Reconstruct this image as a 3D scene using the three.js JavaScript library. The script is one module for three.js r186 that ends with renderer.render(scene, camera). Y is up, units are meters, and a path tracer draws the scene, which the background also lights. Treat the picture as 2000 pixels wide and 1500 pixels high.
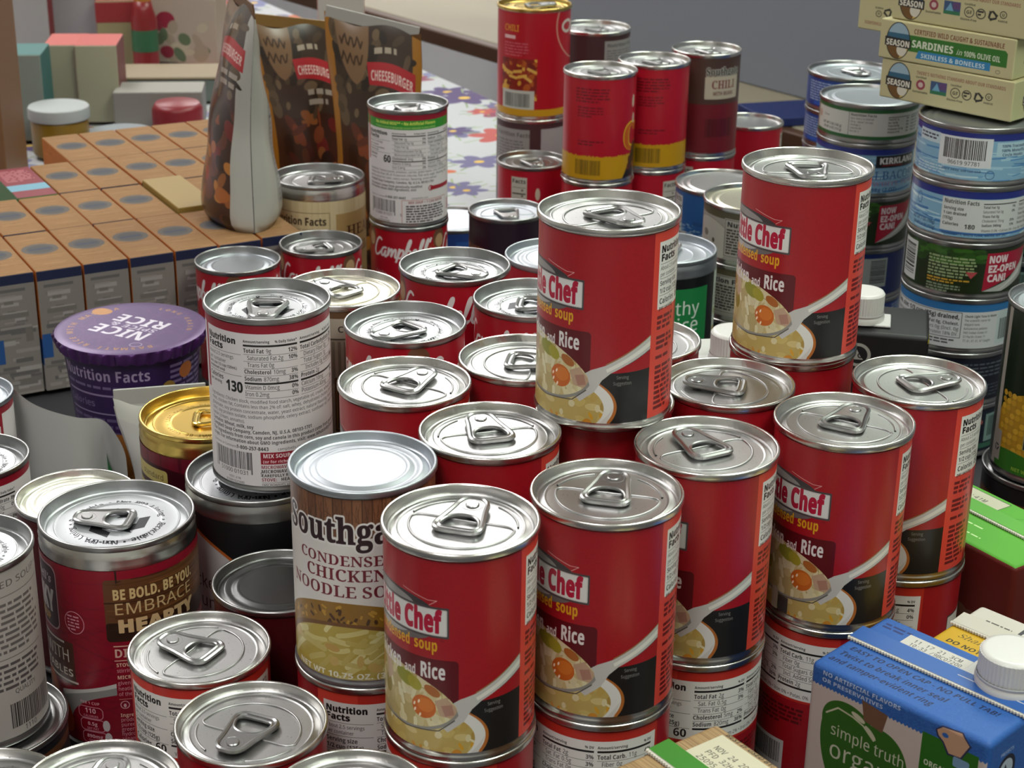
import * as THREE from 'three';
import { RectAreaLightUniformsLib } from 'three/addons/lights/RectAreaLightUniformsLib.js';
import { mergeGeometries } from 'three/addons/utils/BufferGeometryUtils.js';
import { RoundedBoxGeometry } from 'three/addons/geometries/RoundedBoxGeometry.js';

// ---------------------------------------------------------------- camera, light, exposure
const scene = new THREE.Scene();
scene.background = new THREE.Color(0.02, 0.02, 0.02);
const FPX = 3365.8, PITCH = THREE.MathUtils.degToRad(22.409), ROLL = THREE.MathUtils.degToRad(0.864), EYE = 0.5317;
const camera = new THREE.PerspectiveCamera(2 * Math.atan(750 / FPX) * 180 / Math.PI, 4 / 3, 0.05, 40);
camera.position.set(0, EYE, 0);
camera.rotation.set(-PITCH, 0, ROLL, 'XYZ');
camera.focus = 0.9;
camera.userData.fStop = 27;
scene.add(camera);
const renderer = new THREE.WebGLRenderer();
renderer.toneMapping = THREE.LinearToneMapping;
renderer.toneMappingExposure = 0.57;
renderer.shadowMap.enabled = true;
RectAreaLightUniformsLib.init();

// ceiling fluorescents: [x, z, intensity]; each is a frosted panel in the ceiling and an area light of its size just below it
const FLOOR = -0.74, CEIL = 1.96;
const PANELS = [[-1.5, -4.3, 1], [-0.2, -4.3, 1], [-1.5, -2.2, 1], [0.9, -2.2, 1, 1], [0.9, -0.2, 1, 1], [-0.5, 0.4, 0.8], [-0.2, -6.2, 1]];
const PANEL_W = 0.62, PANEL_L = 1.22, PANEL_I = 11, TUBES = [new THREE.Color(1.0, 0.975, 0.95), new THREE.Color(0.9, 1.0, 0.86)];   // warm white tubes, and an older greenish pair on the right

// a photo pixel (2000 x 1500 frame) and the height of the surface it lies on -> [x, z]
function at(px, py, h) {
  const cr = Math.cos(ROLL), sr = Math.sin(ROLL), a = px - 1000, b = py - 750;
  const u = (cr * a + sr * b) / FPX, v = -(-sr * a + cr * b) / FPX, cp = Math.cos(PITCH), sp = Math.sin(PITCH);
  const t = (h - EYE) / (-sp + v * cp);
  return [t * u, t * (-cp - v * sp)];
}

// ---------------------------------------------------------------- helpers
let seed = 7;
const rnd = () => { seed = (Math.imul(seed, 1664525) + 1013904223) >>> 0; return seed / 4294967296; };
const rr = (a, b) => a + (b - a) * rnd();
const D2R = Math.PI / 180;
const used = {};
const numbered = (n) => { const k = used[n] = (used[n] ?? -1) + 1; return k ? n + '_' + String(k).padStart(3, '0') : n; };
function thing(name, label, category, x = 0, y = 0, z = 0, turn = 0, group) {
  const o = new THREE.Group(); o.name = numbered(name); o.position.set(x, y, z); o.rotation.y = turn; scene.add(o);
  o.userData = { label, category }; if (group) o.userData.group = group; return o;
}
function part(name, geo, mat, parent, label) {
  const m = new THREE.Mesh(geo, mat); m.name = name; m.castShadow = m.receiveShadow = true; parent.add(m);
  if (label) m.userData.label = label; return m;
}
function struct(name, geo, mat, x = 0, y = 0, z = 0, label) {
  const m = part(name, geo, mat, scene); m.position.set(x, y, z); m.userData.kind = 'structure'; if (label) m.userData.label = label; return m;
}
const std = (color, roughness = 0.6, metalness = 0, more = {}) => new THREE.MeshPhysicalMaterial({ color, roughness, metalness, ...more });
const rbox = (w, h, d, r = 0.001, s = 2) => new RoundedBoxGeometry(w, h, d, s, r);

// canvas in millimetres: draw(g) with the origin at the top left, or at the top middle when mid is true
function tex(w, h, ppm, bg, draw, mid) {
  const c = document.createElement('canvas'); c.width = Math.min(2048, Math.round(w * ppm)); c.height = Math.round(h * ppm);
  const g = c.getContext('2d'); g.scale(c.width / w, c.height / h); g.fillStyle = bg; g.fillRect(0, 0, w, h);
  if (mid) g.translate(w / 2, 0);
  g.W = w; g.H = h; draw(g);
  const t = new THREE.CanvasTexture(c); t.colorSpace = THREE.SRGBColorSpace; t.anisotropy = 8; return t;
}
function tx(g, s, x, y, size, o = {}) {
  g.save(); g.translate(x, y); if (o.rot) g.rotate(o.rot * D2R); if (o.shear) g.transform(1, o.shear, 0, 1, 0, 0); if (o.ita) g.transform(1, 0, -o.ita, 1, 0, 0);
  g.font = (o.w === undefined ? 'bold' : o.w) + ' 64px ' + (o.f || 'sans-serif');
  const k = size / 64, w = g.measureText(s).width * k, sx = o.mw ? o.mw / w : o.sx || 1;
  g.scale(k * sx, k); g.textAlign = o.a || 'left';
  if (o.oc) { g.strokeStyle = o.oc; g.lineWidth = o.ow / k; g.lineJoin = 'round'; g.strokeText(s, 0, 0); }
  if (o.bold) { g.strokeStyle = o.c || '#111'; g.lineWidth = o.bold / k; g.lineJoin = 'round'; g.strokeText(s, 0, 0); }
  g.fillStyle = o.c || '#111'; g.fillText(s, 0, 0); g.restore(); return w * sx / (o.mw ? 1 : 1);
}
const rect = (g, x, y, w, h, c, r) => { g.fillStyle = c; if (r) { g.beginPath(); g.roundRect(x, y, w, h, r); g.fill(); } else g.fillRect(x, y, w, h); };
const poly = (g, p, c) => { g.fillStyle = c; g.beginPath(); p.forEach(([x, y], i) => i ? g.lineTo(x, y) : g.moveTo(x, y)); g.closePath(); g.fill(); };
const oval = (g, x, y, a, b, c, rot = 0) => { g.fillStyle = c; g.beginPath(); g.ellipse(x, y, a, b, rot * D2R, 0, 7); g.fill(); };
const ring = (g, x, y, a, b, c, w, rot = 0) => { g.strokeStyle = c; g.lineWidth = w; g.beginPath(); g.ellipse(x, y, a, b, rot * D2R, 0, 7); g.stroke(); };
const path = (g, p, c, w) => { g.strokeStyle = c; g.lineWidth = w; g.lineCap = g.lineJoin = 'round'; g.beginPath(); p.forEach(([x, y], i) => i ? g.lineTo(x, y) : g.moveTo(x, y)); g.stroke(); };
function micro(g, x, y, w, rows, lh, c, th = 0.5) {      // small print too fine to read: word-length dashes
  for (let r = 0; r < rows; r++) { let p = 0; const end = w * (r === rows - 1 ? rr(0.5, 0.9) : rr(0.9, 1)); while (p < end) { const k = Math.min(rr(1, 4.5) * lh * 0.6, end - p); rect(g, x + p, y + r * lh, k, lh * th, c); p += k + lh * 0.35; } }
}
function bars(g, x, y, w, h, c = '#1a1a1a') { let p = 0; while (p < w) { const k = rr(0.25, 1.1) * w / 38; rect(g, x + p, y, k, h, c); p += k + rr(0.3, 1.0) * w / 38; } }
function blobs(g, x, y, w, h, n, cols, a, b) { for (let i = 0; i < n; i++) oval(g, x + rnd() * w, y + rnd() * h, rr(a, b), rr(a, b) * rr(0.4, 1), cols[Math.floor(rnd() * cols.length)], rr(0, 180)); }
function speckle(g, x, y, w, h, n, c, s) { g.fillStyle = c; for (let i = 0; i < n; i++) g.fillRect(x + rnd() * w, y + rnd() * h, rr(0.3, 1) * s, rr(0.3, 1) * s); }

// ---------------------------------------------------------------- materials
const steel = (c, r, more = {}) => new THREE.MeshPhysicalMaterial({ color: new THREE.Color(...c), metalness: 1, roughness: r, ...more });
const dust = (base) => tex(70, 70, 8, base, (g) => { speckle(g, 0, 0, 70, 70, 240, 'rgba(90,88,84,0.35)', 0.5); speckle(g, 0, 0, 70, 70, 40, 'rgba(60,58,54,0.6)', 0.7); });
const M = {
  tin: steel([0.72, 0.71, 0.68], 0.24), lid: new THREE.MeshPhysicalMaterial({ map: dust('#b8b8b8'), metalness: 1, roughness: 0.36 }),
  dark: steel([0.42, 0.42, 0.42], 0.3), tab: steel([0.4, 0.4, 0.4], 0.3), gold: steel([0.72, 0.53, 0.16], 0.26), goldLid: null,
  grey: steel([0.46, 0.49, 0.53], 0.42), black: steel([0.12, 0.12, 0.12], 0.32),
};
const paper = (map, r = 0.38) => new THREE.MeshPhysicalMaterial({ map, roughness: r, clearcoat: 0.25, clearcoatRoughness: 0.3 });
const card = (map, r = 0.55) => new THREE.MeshPhysicalMaterial({ map, roughness: r });

// ---------------------------------------------------------------- the room
const wallMat = std('#cfcdc8', 0.9), ceilMat = std('#e6e4de', 0.95);
const floorTex = tex(1000, 1000, 1, '#5d5e62', (g) => { speckle(g, 0, 0, 1000, 1000, 14000, 'rgba(110,112,118,0.4)', 7); speckle(g, 0, 0, 1000, 1000, 9000, 'rgba(50,50,54,0.5)', 7); });
floorTex.wrapS = floorTex.wrapT = THREE.RepeatWrapping; floorTex.repeat.set(6, 9);
struct('floor', new THREE.BoxGeometry(6.4, 0.1, 9.4), card(floorTex, 0.7), 0, FLOOR - 0.05, -2.6, 'grey speckled floor');
struct('ceiling', new THREE.BoxGeometry(6.4, 0.1, 9.4), ceilMat, 0, CEIL + 0.05, -2.6, 'white ceiling');
const WH = CEIL - FLOOR, WY = (CEIL + FLOOR) / 2;
struct('wall_back', new THREE.BoxGeometry(6.4, WH, 0.1), wallMat, 0, WY, -7.25, 'plain pale wall');
struct('wall_front', new THREE.BoxGeometry(6.4, WH, 0.1), wallMat, 0, WY, 2.05, 'plain pale wall');
struct('wall_left', new THREE.BoxGeometry(0.1, WH, 9.4), wallMat, -3.15, WY, -2.6, 'plain pale wall');
struct('wall_right', new THREE.BoxGeometry(0.1, WH, 9.4), wallMat, 3.15, WY, -2.6, 'plain pale wall');
for (const [x, z, k, tube = 0] of PANELS) {
  const PANEL_COL = TUBES[tube];
  const t = thing('ceiling_light', 'frosted fluorescent panel in the white ceiling', 'light', x, CEIL - 0.012, z, 0, 'ceiling light panels');
  part('frame', rbox(PANEL_W + 0.05, 0.02, PANEL_L + 0.05, 0.004), std('#e8e8e6', 0.5), t);
  const d = part('diffuser', new THREE.BoxGeometry(PANEL_W, 0.006, PANEL_L), new THREE.MeshStandardMaterial({ color: '#ffffff', emissive: PANEL_COL, emissiveIntensity: PANEL_I * k, roughness: 0.9 }), t); d.position.y = -0.0125;
  const l = new THREE.RectAreaLight(PANEL_COL, PANEL_I * k, PANEL_W, PANEL_L); l.position.set(x, CEIL - 0.04, z); l.rotation.x = -Math.PI / 2; l.name = 'ceiling_light_glow'; scene.add(l);
}

// the table: a long dark folding table set at an angle, with a flowered cloth over its left half
const AX = Math.atan2(0.633, 0.48);                  // the table's long edge runs this way in plan
const tbl = thing('display_table', 'long charcoal folding table carrying all the groceries', 'table', 0, 0, 0);
const along = (t, n) => [t * 0.604 - n * 0.797, t * 0.797 + n * 0.604];      // t along the table, n across it (towards the camera)
{
  const [cx, cz] = along(-1.3, -0.77);
  const top = part('table_top', rbox(3.8, 0.03, 1.5, 0.004), std('#37353a', 0.55), tbl); top.position.set(cx, -0.0195, cz); top.rotation.y = -AX;
  for (const [a, b] of [[-3.05, -1.4], [0.4, -1.4], [-3.05, -0.14], [0.4, -0.14]]) {
    const l = part('leg', new THREE.CylinderGeometry(0.016, 0.016, 0.704, 14), std('#6d6e70', 0.4, 0.8), tbl); const p = along(a, b); l.position.set(p[0], -0.3865, p[1]);
  }
}
const flowers = tex(1200, 1200, 1.3, '#b4b5ba', (g) => {
  for (let i = 0; i < 300; i++) {
    const x = rnd() * 1200, y = rnd() * 1200, s = rr(16, 44), c = ['#5d5074', '#6f6a8c', '#c2694c', '#b05a58', '#7d7fa0', '#8b4f63'][Math.floor(rnd() * 6)];
    for (let k = 0; k < 6; k++) path(g, [[x, y], [x + Math.cos(k * 1.05 + i) * s * 1.5, y + Math.sin(k * 1.05 + i) * s * 1.5]], k % 2 ? '#7d8f62' : '#94a37a', 2.4);
    for (let k = 0; k < 6; k++) oval(g, x + Math.cos(k * 1.05) * s * 0.55, y + Math.sin(k * 1.05) * s * 0.55, s * 0.55, s * 0.3, c, k * 60);
    oval(g, x, y, s * 0.2, s * 0.2, '#d8b25a');
  }
});
{
  const o = thing('tablecloth', 'white cloth printed with purple and orange flowers under the boxes and pouches', 'tablecloth', 0, 0, 0);
  const e0 = at(820, 130, 0), e1 = at(960, 190, 0), dx = e1[0] - e0[0], dz = e1[1] - e0[1], n = Math.hypot(dx, dz), ux = dx / n, uz = dz / n;   // its far edge
  const nx = -uz, nz = ux, W = 1.35, L = 1.7, N = 60, P = [], U = [], I = [];
  for (let j = 0; j <= N; j++) for (let i = 0; i <= N; i++) {
    const a = (i / N - 0.5) * L - 0.1, b = (j / N) * W; const x = e0[0] + ux * a + nx * b, z = e0[1] + uz * a + nz * b;
    P.push(x, -0.0035 + 0.0004 * Math.sin(x * 33) * Math.sin(z * 27), z); U.push(i / N * 1.66, j / N * 1.1);
  }
  for (let j = 0; j < N; j++) for (let i = 0; i < N; i++) { const a = j * (N + 1) + i; I.push(a, a + N + 1, a + 1, a + 1, a + N + 1, a + N + 2); }
  const geo = new THREE.BufferGeometry(); geo.setAttribute('position', new THREE.Float32BufferAttribute(P, 3)); geo.setAttribute('uv', new THREE.Float32BufferAttribute(U, 2)); geo.setIndex(I); geo.computeVertexNormals();
  flowers.wrapS = flowers.wrapT = THREE.RepeatWrapping;
  part('printed_cloth', geo, new THREE.MeshPhysicalMaterial({ map: flowers, roughness: 0.95, side: THREE.DoubleSide }), o);
}
// ---------------------------------------------------------------- can geometry (millimetres -> metres)
const mm = (p) => p.map(([r, y]) => new THREE.Vector2(Math.max(r, 0) / 1000, y / 1000));
const cache = {};
const once = (k, f) => cache[k] ??= f();
function planar(geo, R) {                           // flat uv seen from above, for printed lids
  const p = geo.attributes.position, u = geo.attributes.uv; for (let i = 0; i < p.count; i++) u.setXY(i, 0.5 + p.getX(i) / (2 * R), 0.5 - p.getZ(i) / (2 * R)); return geo;
}
const SEG = 72;
// the steel wall with its rolled seams; R: seam radius, B: body radius, H: height, dep: depth of the lid below the seam
function canBody(R, B, H, neck) {
  const pts = [[0, 3], [R - 5, 3], [R - 3.4, 0.4], [R - 2, 0], [R - 1.2, 0], [R - 0.5, 0.6], [R - 0.45, 2.6], [B, 3.6]];
  if (neck) pts.push([B, H - 13], [B + 0.2, H - 11], [B - 0.3, H - 8.5], [B + 0.1, H - 6.6], [R - 0.9, H - 4.2], [R - 0.9, H - 3.4]); else pts.push([B, H - 3.6]);
  return new THREE.LatheGeometry(mm(pts), SEG);
}
function canRim(R, B, dep) {                        // the double seam, y = 0 at its top
  return new THREE.LatheGeometry(mm([[B - 0.2, -3.7], [R - 0.25, -3.2], [R, -2.7], [R, -0.8], [R - 0.25, -0.25], [R - 0.8, 0], [R - 1.4, -0.1], [R - 1.8, -0.6], [R - 2.5, -dep]]), SEG);
}
function lidPanel(kind, R, dep) {
  const r = R - 2.5, d = -dep; let p;
  if (kind === 'moon') p = [[r, d], [r - 0.7, d - 0.7], [r - 1.4, d - 0.7], [r - 2, d], [r - 3.2, d], [r - 3.7, d + 0.65], [r - 4.5, d + 0.65], [r - 5.1, d], [0, d]];
  else if (kind === 'ring') p = [[r, d], [r - 0.7, d - 0.8], [r - 1.5, d - 0.8], [r - 2.2, d], [r - 5, d], [r - 5.4, d + 0.7], [r - 6.1, d + 0.7], [r - 6.6, d], [r * 0.62, d], [r * 0.6, d + 0.6], [r * 0.575, d + 0.6], [r * 0.56, d], [0, d]];
  else p = [[r, d], [r - 0.7, d - 0.8], [r - 1.5, d - 0.8], [r - 2.4, d + 0.1], [r - 3.6, d + 0.1], [r - 4.6, d + 1.0], [r - 6.4, d + 0.2], [r - 8.4, d + 0.2], [r - 9.8, d + 1.2], [r - 11.6, d + 1.0], [r - 12.2, d + 0.7], [0, d + 0.7]];
  const parts = [new THREE.LatheGeometry(mm(p), SEG)];
  if (kind === 'moon') {                            // half-moon bead pressed into the panel, its straight side towards the rivet (+z)
    const c = [], q = R * 0.68; for (let i = 0; i <= 40; i++) { const a = Math.PI * (1.0 + i / 40) * 1; c.push(new THREE.Vector3(Math.cos(a) * q, d + 0.1, Math.sin(a) * q + 3)); }
    c.push(new THREE.Vector3(q * 0.9, d + 0.1, 5.2), new THREE.Vector3(0, d + 0.1, 5.2), new THREE.Vector3(-q * 0.9, d + 0.1, 5.2));
    c.forEach((v) => v.multiplyScalar(0.001));
    const t = new THREE.TubeGeometry(new THREE.CatmullRomCurve3(c, true, 'centripetal'), 96, 0.00062, 6, true); parts.push(t);
    for (const s of [-1, 1]) {                      // short score beads flanking the rivet
      const e = []; for (let i = 0; i <= 12; i++) { const a = D2R * (90 + s * (24 + i * 4.2)); e.push(new THREE.Vector3(Math.cos(a) * q * 1.06, d + 0.1, Math.sin(a) * q * 1.06).multiplyScalar(0.001)); }
      parts.push(new THREE.TubeGeometry(new THREE.CatmullRomCurve3(e), 24, 0.00055, 6));
    }
  }
  return planar(mergeGeometries(parts.map((g) => g.toNonIndexed())), R / 1000);
}
// pull tab: rivet end towards +z, finger loop over the middle of the lid; y = 0 is the lid panel
const tabGeo = (() => {
  const out = new THREE.Shape(); const w0 = 10.6, w1 = 6.6, L = 30;
  out.moveTo(-w0 + 5, 0); out.lineTo(w0 - 5, 0); out.bezierCurveTo(w0 - 1.6, 0, w0 + 0.4, 2, w0, 5.4); out.bezierCurveTo(w0 - 0.5, 9, w1 + 1.4, 16, w1 + 0.6, 22); out.bezierCurveTo(w1 + 0.4, L - 3, w1 - 2, L, w1 - 5, L); out.lineTo(-w1 + 5, L); out.bezierCurveTo(-w1 + 2, L, -w1 - 0.4, L - 3, -w1 - 0.6, 22); out.bezierCurveTo(-w1 - 1.4, 16, -w0 + 0.5, 9, -w0, 5.4); out.bezierCurveTo(-w0 - 0.4, 2, -w0 + 1.6, 0, -w0 + 5, 0);
  const edge = out.getPoints(6);
  const hole = new THREE.Path(); hole.moveTo(-6.2, 2.8); hole.lineTo(6.2, 2.8); hole.quadraticCurveTo(8.7, 3.4, 8.3, 7); hole.quadraticCurveTo(6.9, 14.8, 0, 14.8); hole.quadraticCurveTo(-6.9, 14.8, -8.3, 7); hole.quadraticCurveTo(-8.7, 3.4, -6.2, 2.8); out.holes.push(hole);
  const hp = hole.getPoints(6);
  const plate = new THREE.ExtrudeGeometry(out, { depth: 0.5, bevelEnabled: true, bevelThickness: 0.25, bevelSize: 0.2, bevelSegments: 1, curveSegments: 6 });
  const loop = (pts, r, inset) => new THREE.TubeGeometry(new THREE.CatmullRomCurve3(pts.slice(0, -1).map((p) => new THREE.Vector3(p.x * inset, p.y, 0.3)), true), 80, r, 7, true);
  const rivet = new THREE.LatheGeometry([[0, 1.3], [2.6, 1.3], [3, 1], [3, 0.4], [4.2, 0.4], [4.5, 0.75], [5, 0.75], [5.3, 0.3]].map(([a, b]) => new THREE.Vector2(a, b)), 24); rivet.rotateX(Math.PI / 2); rivet.translate(0, 24, 0.1);
  const pin = new THREE.CylinderGeometry(2.4, 2.4, 1.6, 16); pin.rotateX(Math.PI / 2); pin.translate(0, 24, -0.7);
  const g = mergeGeometries([plate, loop(edge, 1.25, 0.96), loop(hp, 0.85, 1.03), rivet, pin].map((x) => { const n = x.index ? x.toNonIndexed() : x; return n; }));
  g.rotateX(Math.PI / 2); g.scale(1, -1, 1);        // shape y -> +z, thickness -> +y
  const ix = g.attributes.position; for (let i = 0; i < ix.count; i += 3) { const a = [ix.getX(i), ix.getY(i), ix.getZ(i)]; ix.setXYZ(i, ix.getX(i + 1), ix.getY(i + 1), ix.getZ(i + 1)); ix.setXYZ(i + 1, ...a); }
  g.translate(0, 1.5, -8); g.rotateX(-0.035); g.scale(0.001, 0.001, 0.001); g.computeVertexNormals(); return g;
})();

// sizes: R seam radius, B body radius, H height, dep lid depth (mm)
const SIZE = {
  soup: { R: 34.1, B: 32.7, H: 100.1, dep: 4.2 }, camp: { R: 34.1, B: 32.7, H: 100.1, dep: 6.2 }, big: { R: 40.5, B: 40.6, H: 122, dep: 6, neck: 1 },
  fat: { R: 38, B: 36.6, H: 112.2, dep: 4 }, chili: { R: 34.1, B: 32.7, H: 100.1, dep: 4 }, tall: { R: 38, B: 36.6, H: 93.5, dep: 4 },
  tunaR: { R: 42.5, B: 41.2, H: 41.4, dep: 3 }, tuna: { R: 42.5, B: 41.2, H: 46, dep: 3 }, tunaS: { R: 42.5, B: 41.2, H: 33.5, dep: 3 }, chick: { R: 42.5, B: 41.2, H: 47.5, dep: 4 }, blu: { R: 42.5, B: 41.2, H: 128, dep: 3 }, short: { R: 41, B: 39.5, H: 59, dep: 4 }, stub: { R: 41, B: 39.5, H: 69, dep: 4 },
};
const labelH = (s) => SIZE[s].H - (SIZE[s].neck ? 17.5 : 8.2);
// a can: o = {n name, l label, s size, x, z, y, m label material, turn (deg), lid, tab [dx, dz] towards the rivet, metal, lidMat, rimMat, g group}
function can(o) {
  const S = SIZE[o.s], k = o.s, t = thing(o.n || 'soup_can', o.l, 'can', o.x, o.y || 0, o.z, 0, o.g);
  const face = Math.atan2(-o.x, -o.z), metal = o.metal || M.tin;
  part('can_body', once('b' + k, () => canBody(S.R, S.B, S.H, S.neck)), metal, t);
  const rim = part('rim', once('r' + k, () => canRim(S.R, S.neck ? S.R - 0.9 : S.B, S.dep)), o.rimMat || metal, t); rim.position.y = S.H / 1000;
  const lh = labelH(o.s);
  const lab = part('paper_label', once('l' + k, () => { const g = new THREE.CylinderGeometry((S.B + 0.35) / 1000, (S.B + 0.35) / 1000, lh / 1000, SEG, 1, true); g.rotateY(Math.PI); return g; }), o.m, t);
  lab.position.y = (4.1 + lh / 2) / 1000; lab.rotation.y = face + (o.turn || 0) * D2R;
  const kind = o.lid || 'moon';
  const lid = part('lid', once('p' + k + kind, () => lidPanel(kind, S.R, S.dep)), o.lidMat || M.lid, t); lid.position.y = S.H / 1000;
  const [dx, dz] = o.tab || [0.3, -1]; lid.rotation.y = Math.atan2(dx, dz);
  if (o.tab) { const tab = part('pull_tab', tabGeo, o.tabMat || M.tab, lid); tab.position.y = -S.dep / 1000; }
  return t;
}
// label canvas: x in mm round the can from the middle of the label, y down; deg(a) turns degrees into mm
const lab = (s, ppm, bg, draw) => { const S = SIZE[s], w = 2 * Math.PI * (S.B + 0.35), h = labelH(s); return tex(w, h, ppm, bg, (g) => { g.d = (a) => a * w / 360; draw(g, w, h); }, true); };

// ---------------------------------------------------------------- printed labels
// nutrition panel in columns, at x, y, of the widths w = [first, column, column]
function nutrition(g, x, y, h, w, first, cols, bg = '#d9d7d3', k = 1) {
  rect(g, x - 1.2, y - 1.5, w.reduce((a, b) => a + b) + 2.4, h, bg);
  tx(g, 'Nutrition', x, y + 4.2 * k, 4.9 * k, { mw: w[0] * 0.84, bold: 0.25 }); tx(g, 'Facts', x, y + 8.6 * k, 4.9 * k, { mw: w[0] * 0.5, bold: 0.25 });
  let p = y + 9.9 * k; rect(g, x, p, w[0] - 1.5, 0.18, '#333');
  for (const [s, b, sz] of first) { if (s === '-') { rect(g, x, p + 1, w[0] - 1.5, 0.18, '#333'); p += 0.8; continue; } p += sz * k * 1.12; tx(g, s, x, p, sz * k, { w: b ? 'bold' : '', mw: undefined, sx: 0.84, c: '#1c1c1c' }); }
  let cx = x + w[0];
  cols.forEach((rows, i) => {
    const cw = w[i + 1] - 1.6; let q = y + 2.6 * k; tx(g, 'Amount/serving', cx, q, 2.1 * k, { sx: 0.9 }); tx(g, rows[0] || '% DV', cx + cw, q, 2.1 * k, { a: 'right', sx: 0.85 });
    rect(g, cx, q + 1.1 * k, cw, 1.1 * k, '#151515'); q += 2.6 * k;
    for (const [s, v, pc, ind, heavy] of rows.slice(1)) {
      q += 4.1 * k; let a = tx(g, s, cx + (ind || 0), q - 0.9 * k, 3.4 * k, { w: ind ? '' : 'bold', sx: 0.8 });
      if (v) tx(g, v, cx + (ind || 0) + a + 1, q - 0.9 * k, 3.4 * k, { w: '', sx: 0.8 }); if (pc) tx(g, pc, cx + cw, q - 0.9 * k, 3.2 * k, { a: 'right', sx: 0.85 });
      rect(g, cx, q, cw, heavy ? 1.1 * k : 0.16, '#222'); if (heavy) q += 0.9 * k;
    }
    cx += w[i + 1];
  });
}
const RICE_COLS = [
  ['% DV', ['Total Fat', '2g', '3%'], ['Sat. Fat', '0.5g', '3%', 2], ['Trans Fat', '0g', '', 2], ['Cholesterol', '5mg', '2%'], ['Sodium', '820mg', '36%', 0, 1]],
  ['% DV', ['Total Carb.', '11g', '4%'], ['Fiber', '0g', '0%', 2], ['Total Sugars', '0g', '', 2], ['Incl. Added Sugars', '', '0%', 3], ['Protein', '2g', '', 0, 1]]];
function soupBowl(g, cx, cy, a, b) {                 // printed bowl of rice soup
  oval(g, cx, cy, a, b, '#b0672c'); oval(g, cx - 0.7, cy - 0.4, a - 0.8, b - 0.8, '#dcd9d6'); g.save(); g.beginPath(); g.ellipse(cx - 2.2, cy + 0.6, a - 4, b - 3, 0, 0, 7); g.clip();
  rect(g, cx - a, cy - b, 2 * a, 2 * b, '#b9a05c'); blobs(g, cx - a, cy - b, 2 * a, 2 * b, 60, ['#c4ad66', '#a98a48', '#cdb87c', '#b99b52'], 1.4, 4); blobs(g, cx - a, cy - b * 0.6, 2 * a, 1.6 * b, 12, ['#c9862a', '#d09a2c'], 1.2, 2.6); blobs(g, cx - a, cy - b, 2 * a, 2 * b, 26, ['#d9cfae', '#d4c79d'], 0.8, 2.2); g.restore();
}
const chefTex = lab('soup', 10, '#a01520', (g, w, h) => {
  const d = g.d; speckle(g, d(-180), 0, w, h, 26000, 'rgba(70,4,12,0.10)', 0.5); speckle(g, d(-180), 0, w, h, 9000, 'rgba(220,60,60,0.10)', 0.5);   // flat red paper, fine print grain
  // black table under the bowl, bowl, spoon
  g.fillStyle = '#1b1a1b'; g.beginPath(); g.moveTo(d(-160), 60); g.quadraticCurveTo(d(-20), 69, d(50.5), 65.5); g.lineTo(d(50.5), h); g.lineTo(d(-160), h); g.fill();
  soupBowl(g, d(-36), 84, d(58), 18.5); poly(g, [[d(8), h], [d(14), 88], [d(19), 84], [d(14), h]], '#cfcac6');
  rect(g, d(-160), 46.4, d(159), 20, '#5c0b15', 2);                                                  // maroon name plate
  // spoon: handle running up to the edge of the panel, bowl full of rice, carrot, celery, chicken
  poly(g, [[d(-6), 67.4], [d(0), 65], [d(12), 62.4], [d(28), 57.4], [d(50.5), 49.6], [d(50.5), 56.2], [d(30), 62.2], [d(16), 66.4], [d(9), 70], [d(3), 76], [d(-9), 81.6], [d(-14), 79]], '#bfbcb9');
  poly(g, [[d(12), 64.4], [d(28), 59.4], [d(50.5), 52], [d(50.5), 54.4], [d(28), 61.4], [d(13), 66]], '#dedbd4'); path(g, [[d(12), 62], [d(28), 57], [d(50.5), 49.4]], '#8d7a4a', 0.45); path(g, [[d(30), 62.4], [d(50.5), 56.3]], '#5d5a58', 0.35);
  g.save(); g.beginPath(); g.moveTo(d(-3), 68.6); g.quadraticCurveTo(d(-14), 59, d(-42), 54.6); g.quadraticCurveTo(d(-95), 46, d(-112), 62); g.quadraticCurveTo(d(-96), 82, d(-44), 83); g.quadraticCurveTo(d(-12), 83, d(-1), 73); g.closePath(); g.fillStyle = '#8d8a84'; g.fill(); g.clip();
  g.beginPath(); g.ellipse(d(-54), 66, d(53), 15.6, 0.1, 0, 7); g.clip(); g.translate(0, -7.2);
  rect(g, d(-112), 50, d(114), 44, '#b3a06a'); blobs(g, d(-107), 54, d(102), 37, 90, ['#c9bb8c', '#d2c7a0', '#bcab74', '#c3b07c'], 1.6, 4);
  for (let i = 0; i < 34; i++) { const x = d(rr(-100, -6)), y = rr(58, 88); path(g, [[x, y], [x + rr(-1.5, 1.5), y + rr(3.5, 6)]], ['#d9d1ab', '#cfc490', '#d6caa0'][i % 3], 1.9); }
  oval(g, d(-44), 66.4, 6.2, 3.6, '#8d8c2a', 14); oval(g, d(-36), 67.6, 4, 3, '#a0982f', 30); oval(g, d(-68), 76, 3.2, 4.4, '#8c7c26'); oval(g, d(-78), 66, 3.6, 3, '#9a8a34');
  oval(g, d(-21), 69.4, 4, 2.2, '#a8622a', 30); oval(g, d(-82), 68, 2.2, 5, '#b1622b', 10); poly(g, [[d(-19), 74], [d(-10), 71.6], [d(-2), 77], [d(-4), 82], [d(-15), 81]], '#b99a80'); poly(g, [[d(-14), 76], [d(-6), 75], [d(-4), 80], [d(-11), 81]], '#a87b6a'); poly(g, [[d(-75), 62], [d(-64), 60.5], [d(-60), 70], [d(-68), 74]], '#bfa489');
  oval(g, d(-28), 78, 5.8, 5.6, '#c5631e'); oval(g, d(-26.5), 77, 4, 3.4, '#d1762a'); for (const [a, y] of [[-36, 77.6], [-35.4, 80.4], [-32, 76], [-31, 82.4]]) oval(g, d(a), y, 0.5, 1.0, '#f1dcc4', 20);
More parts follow.
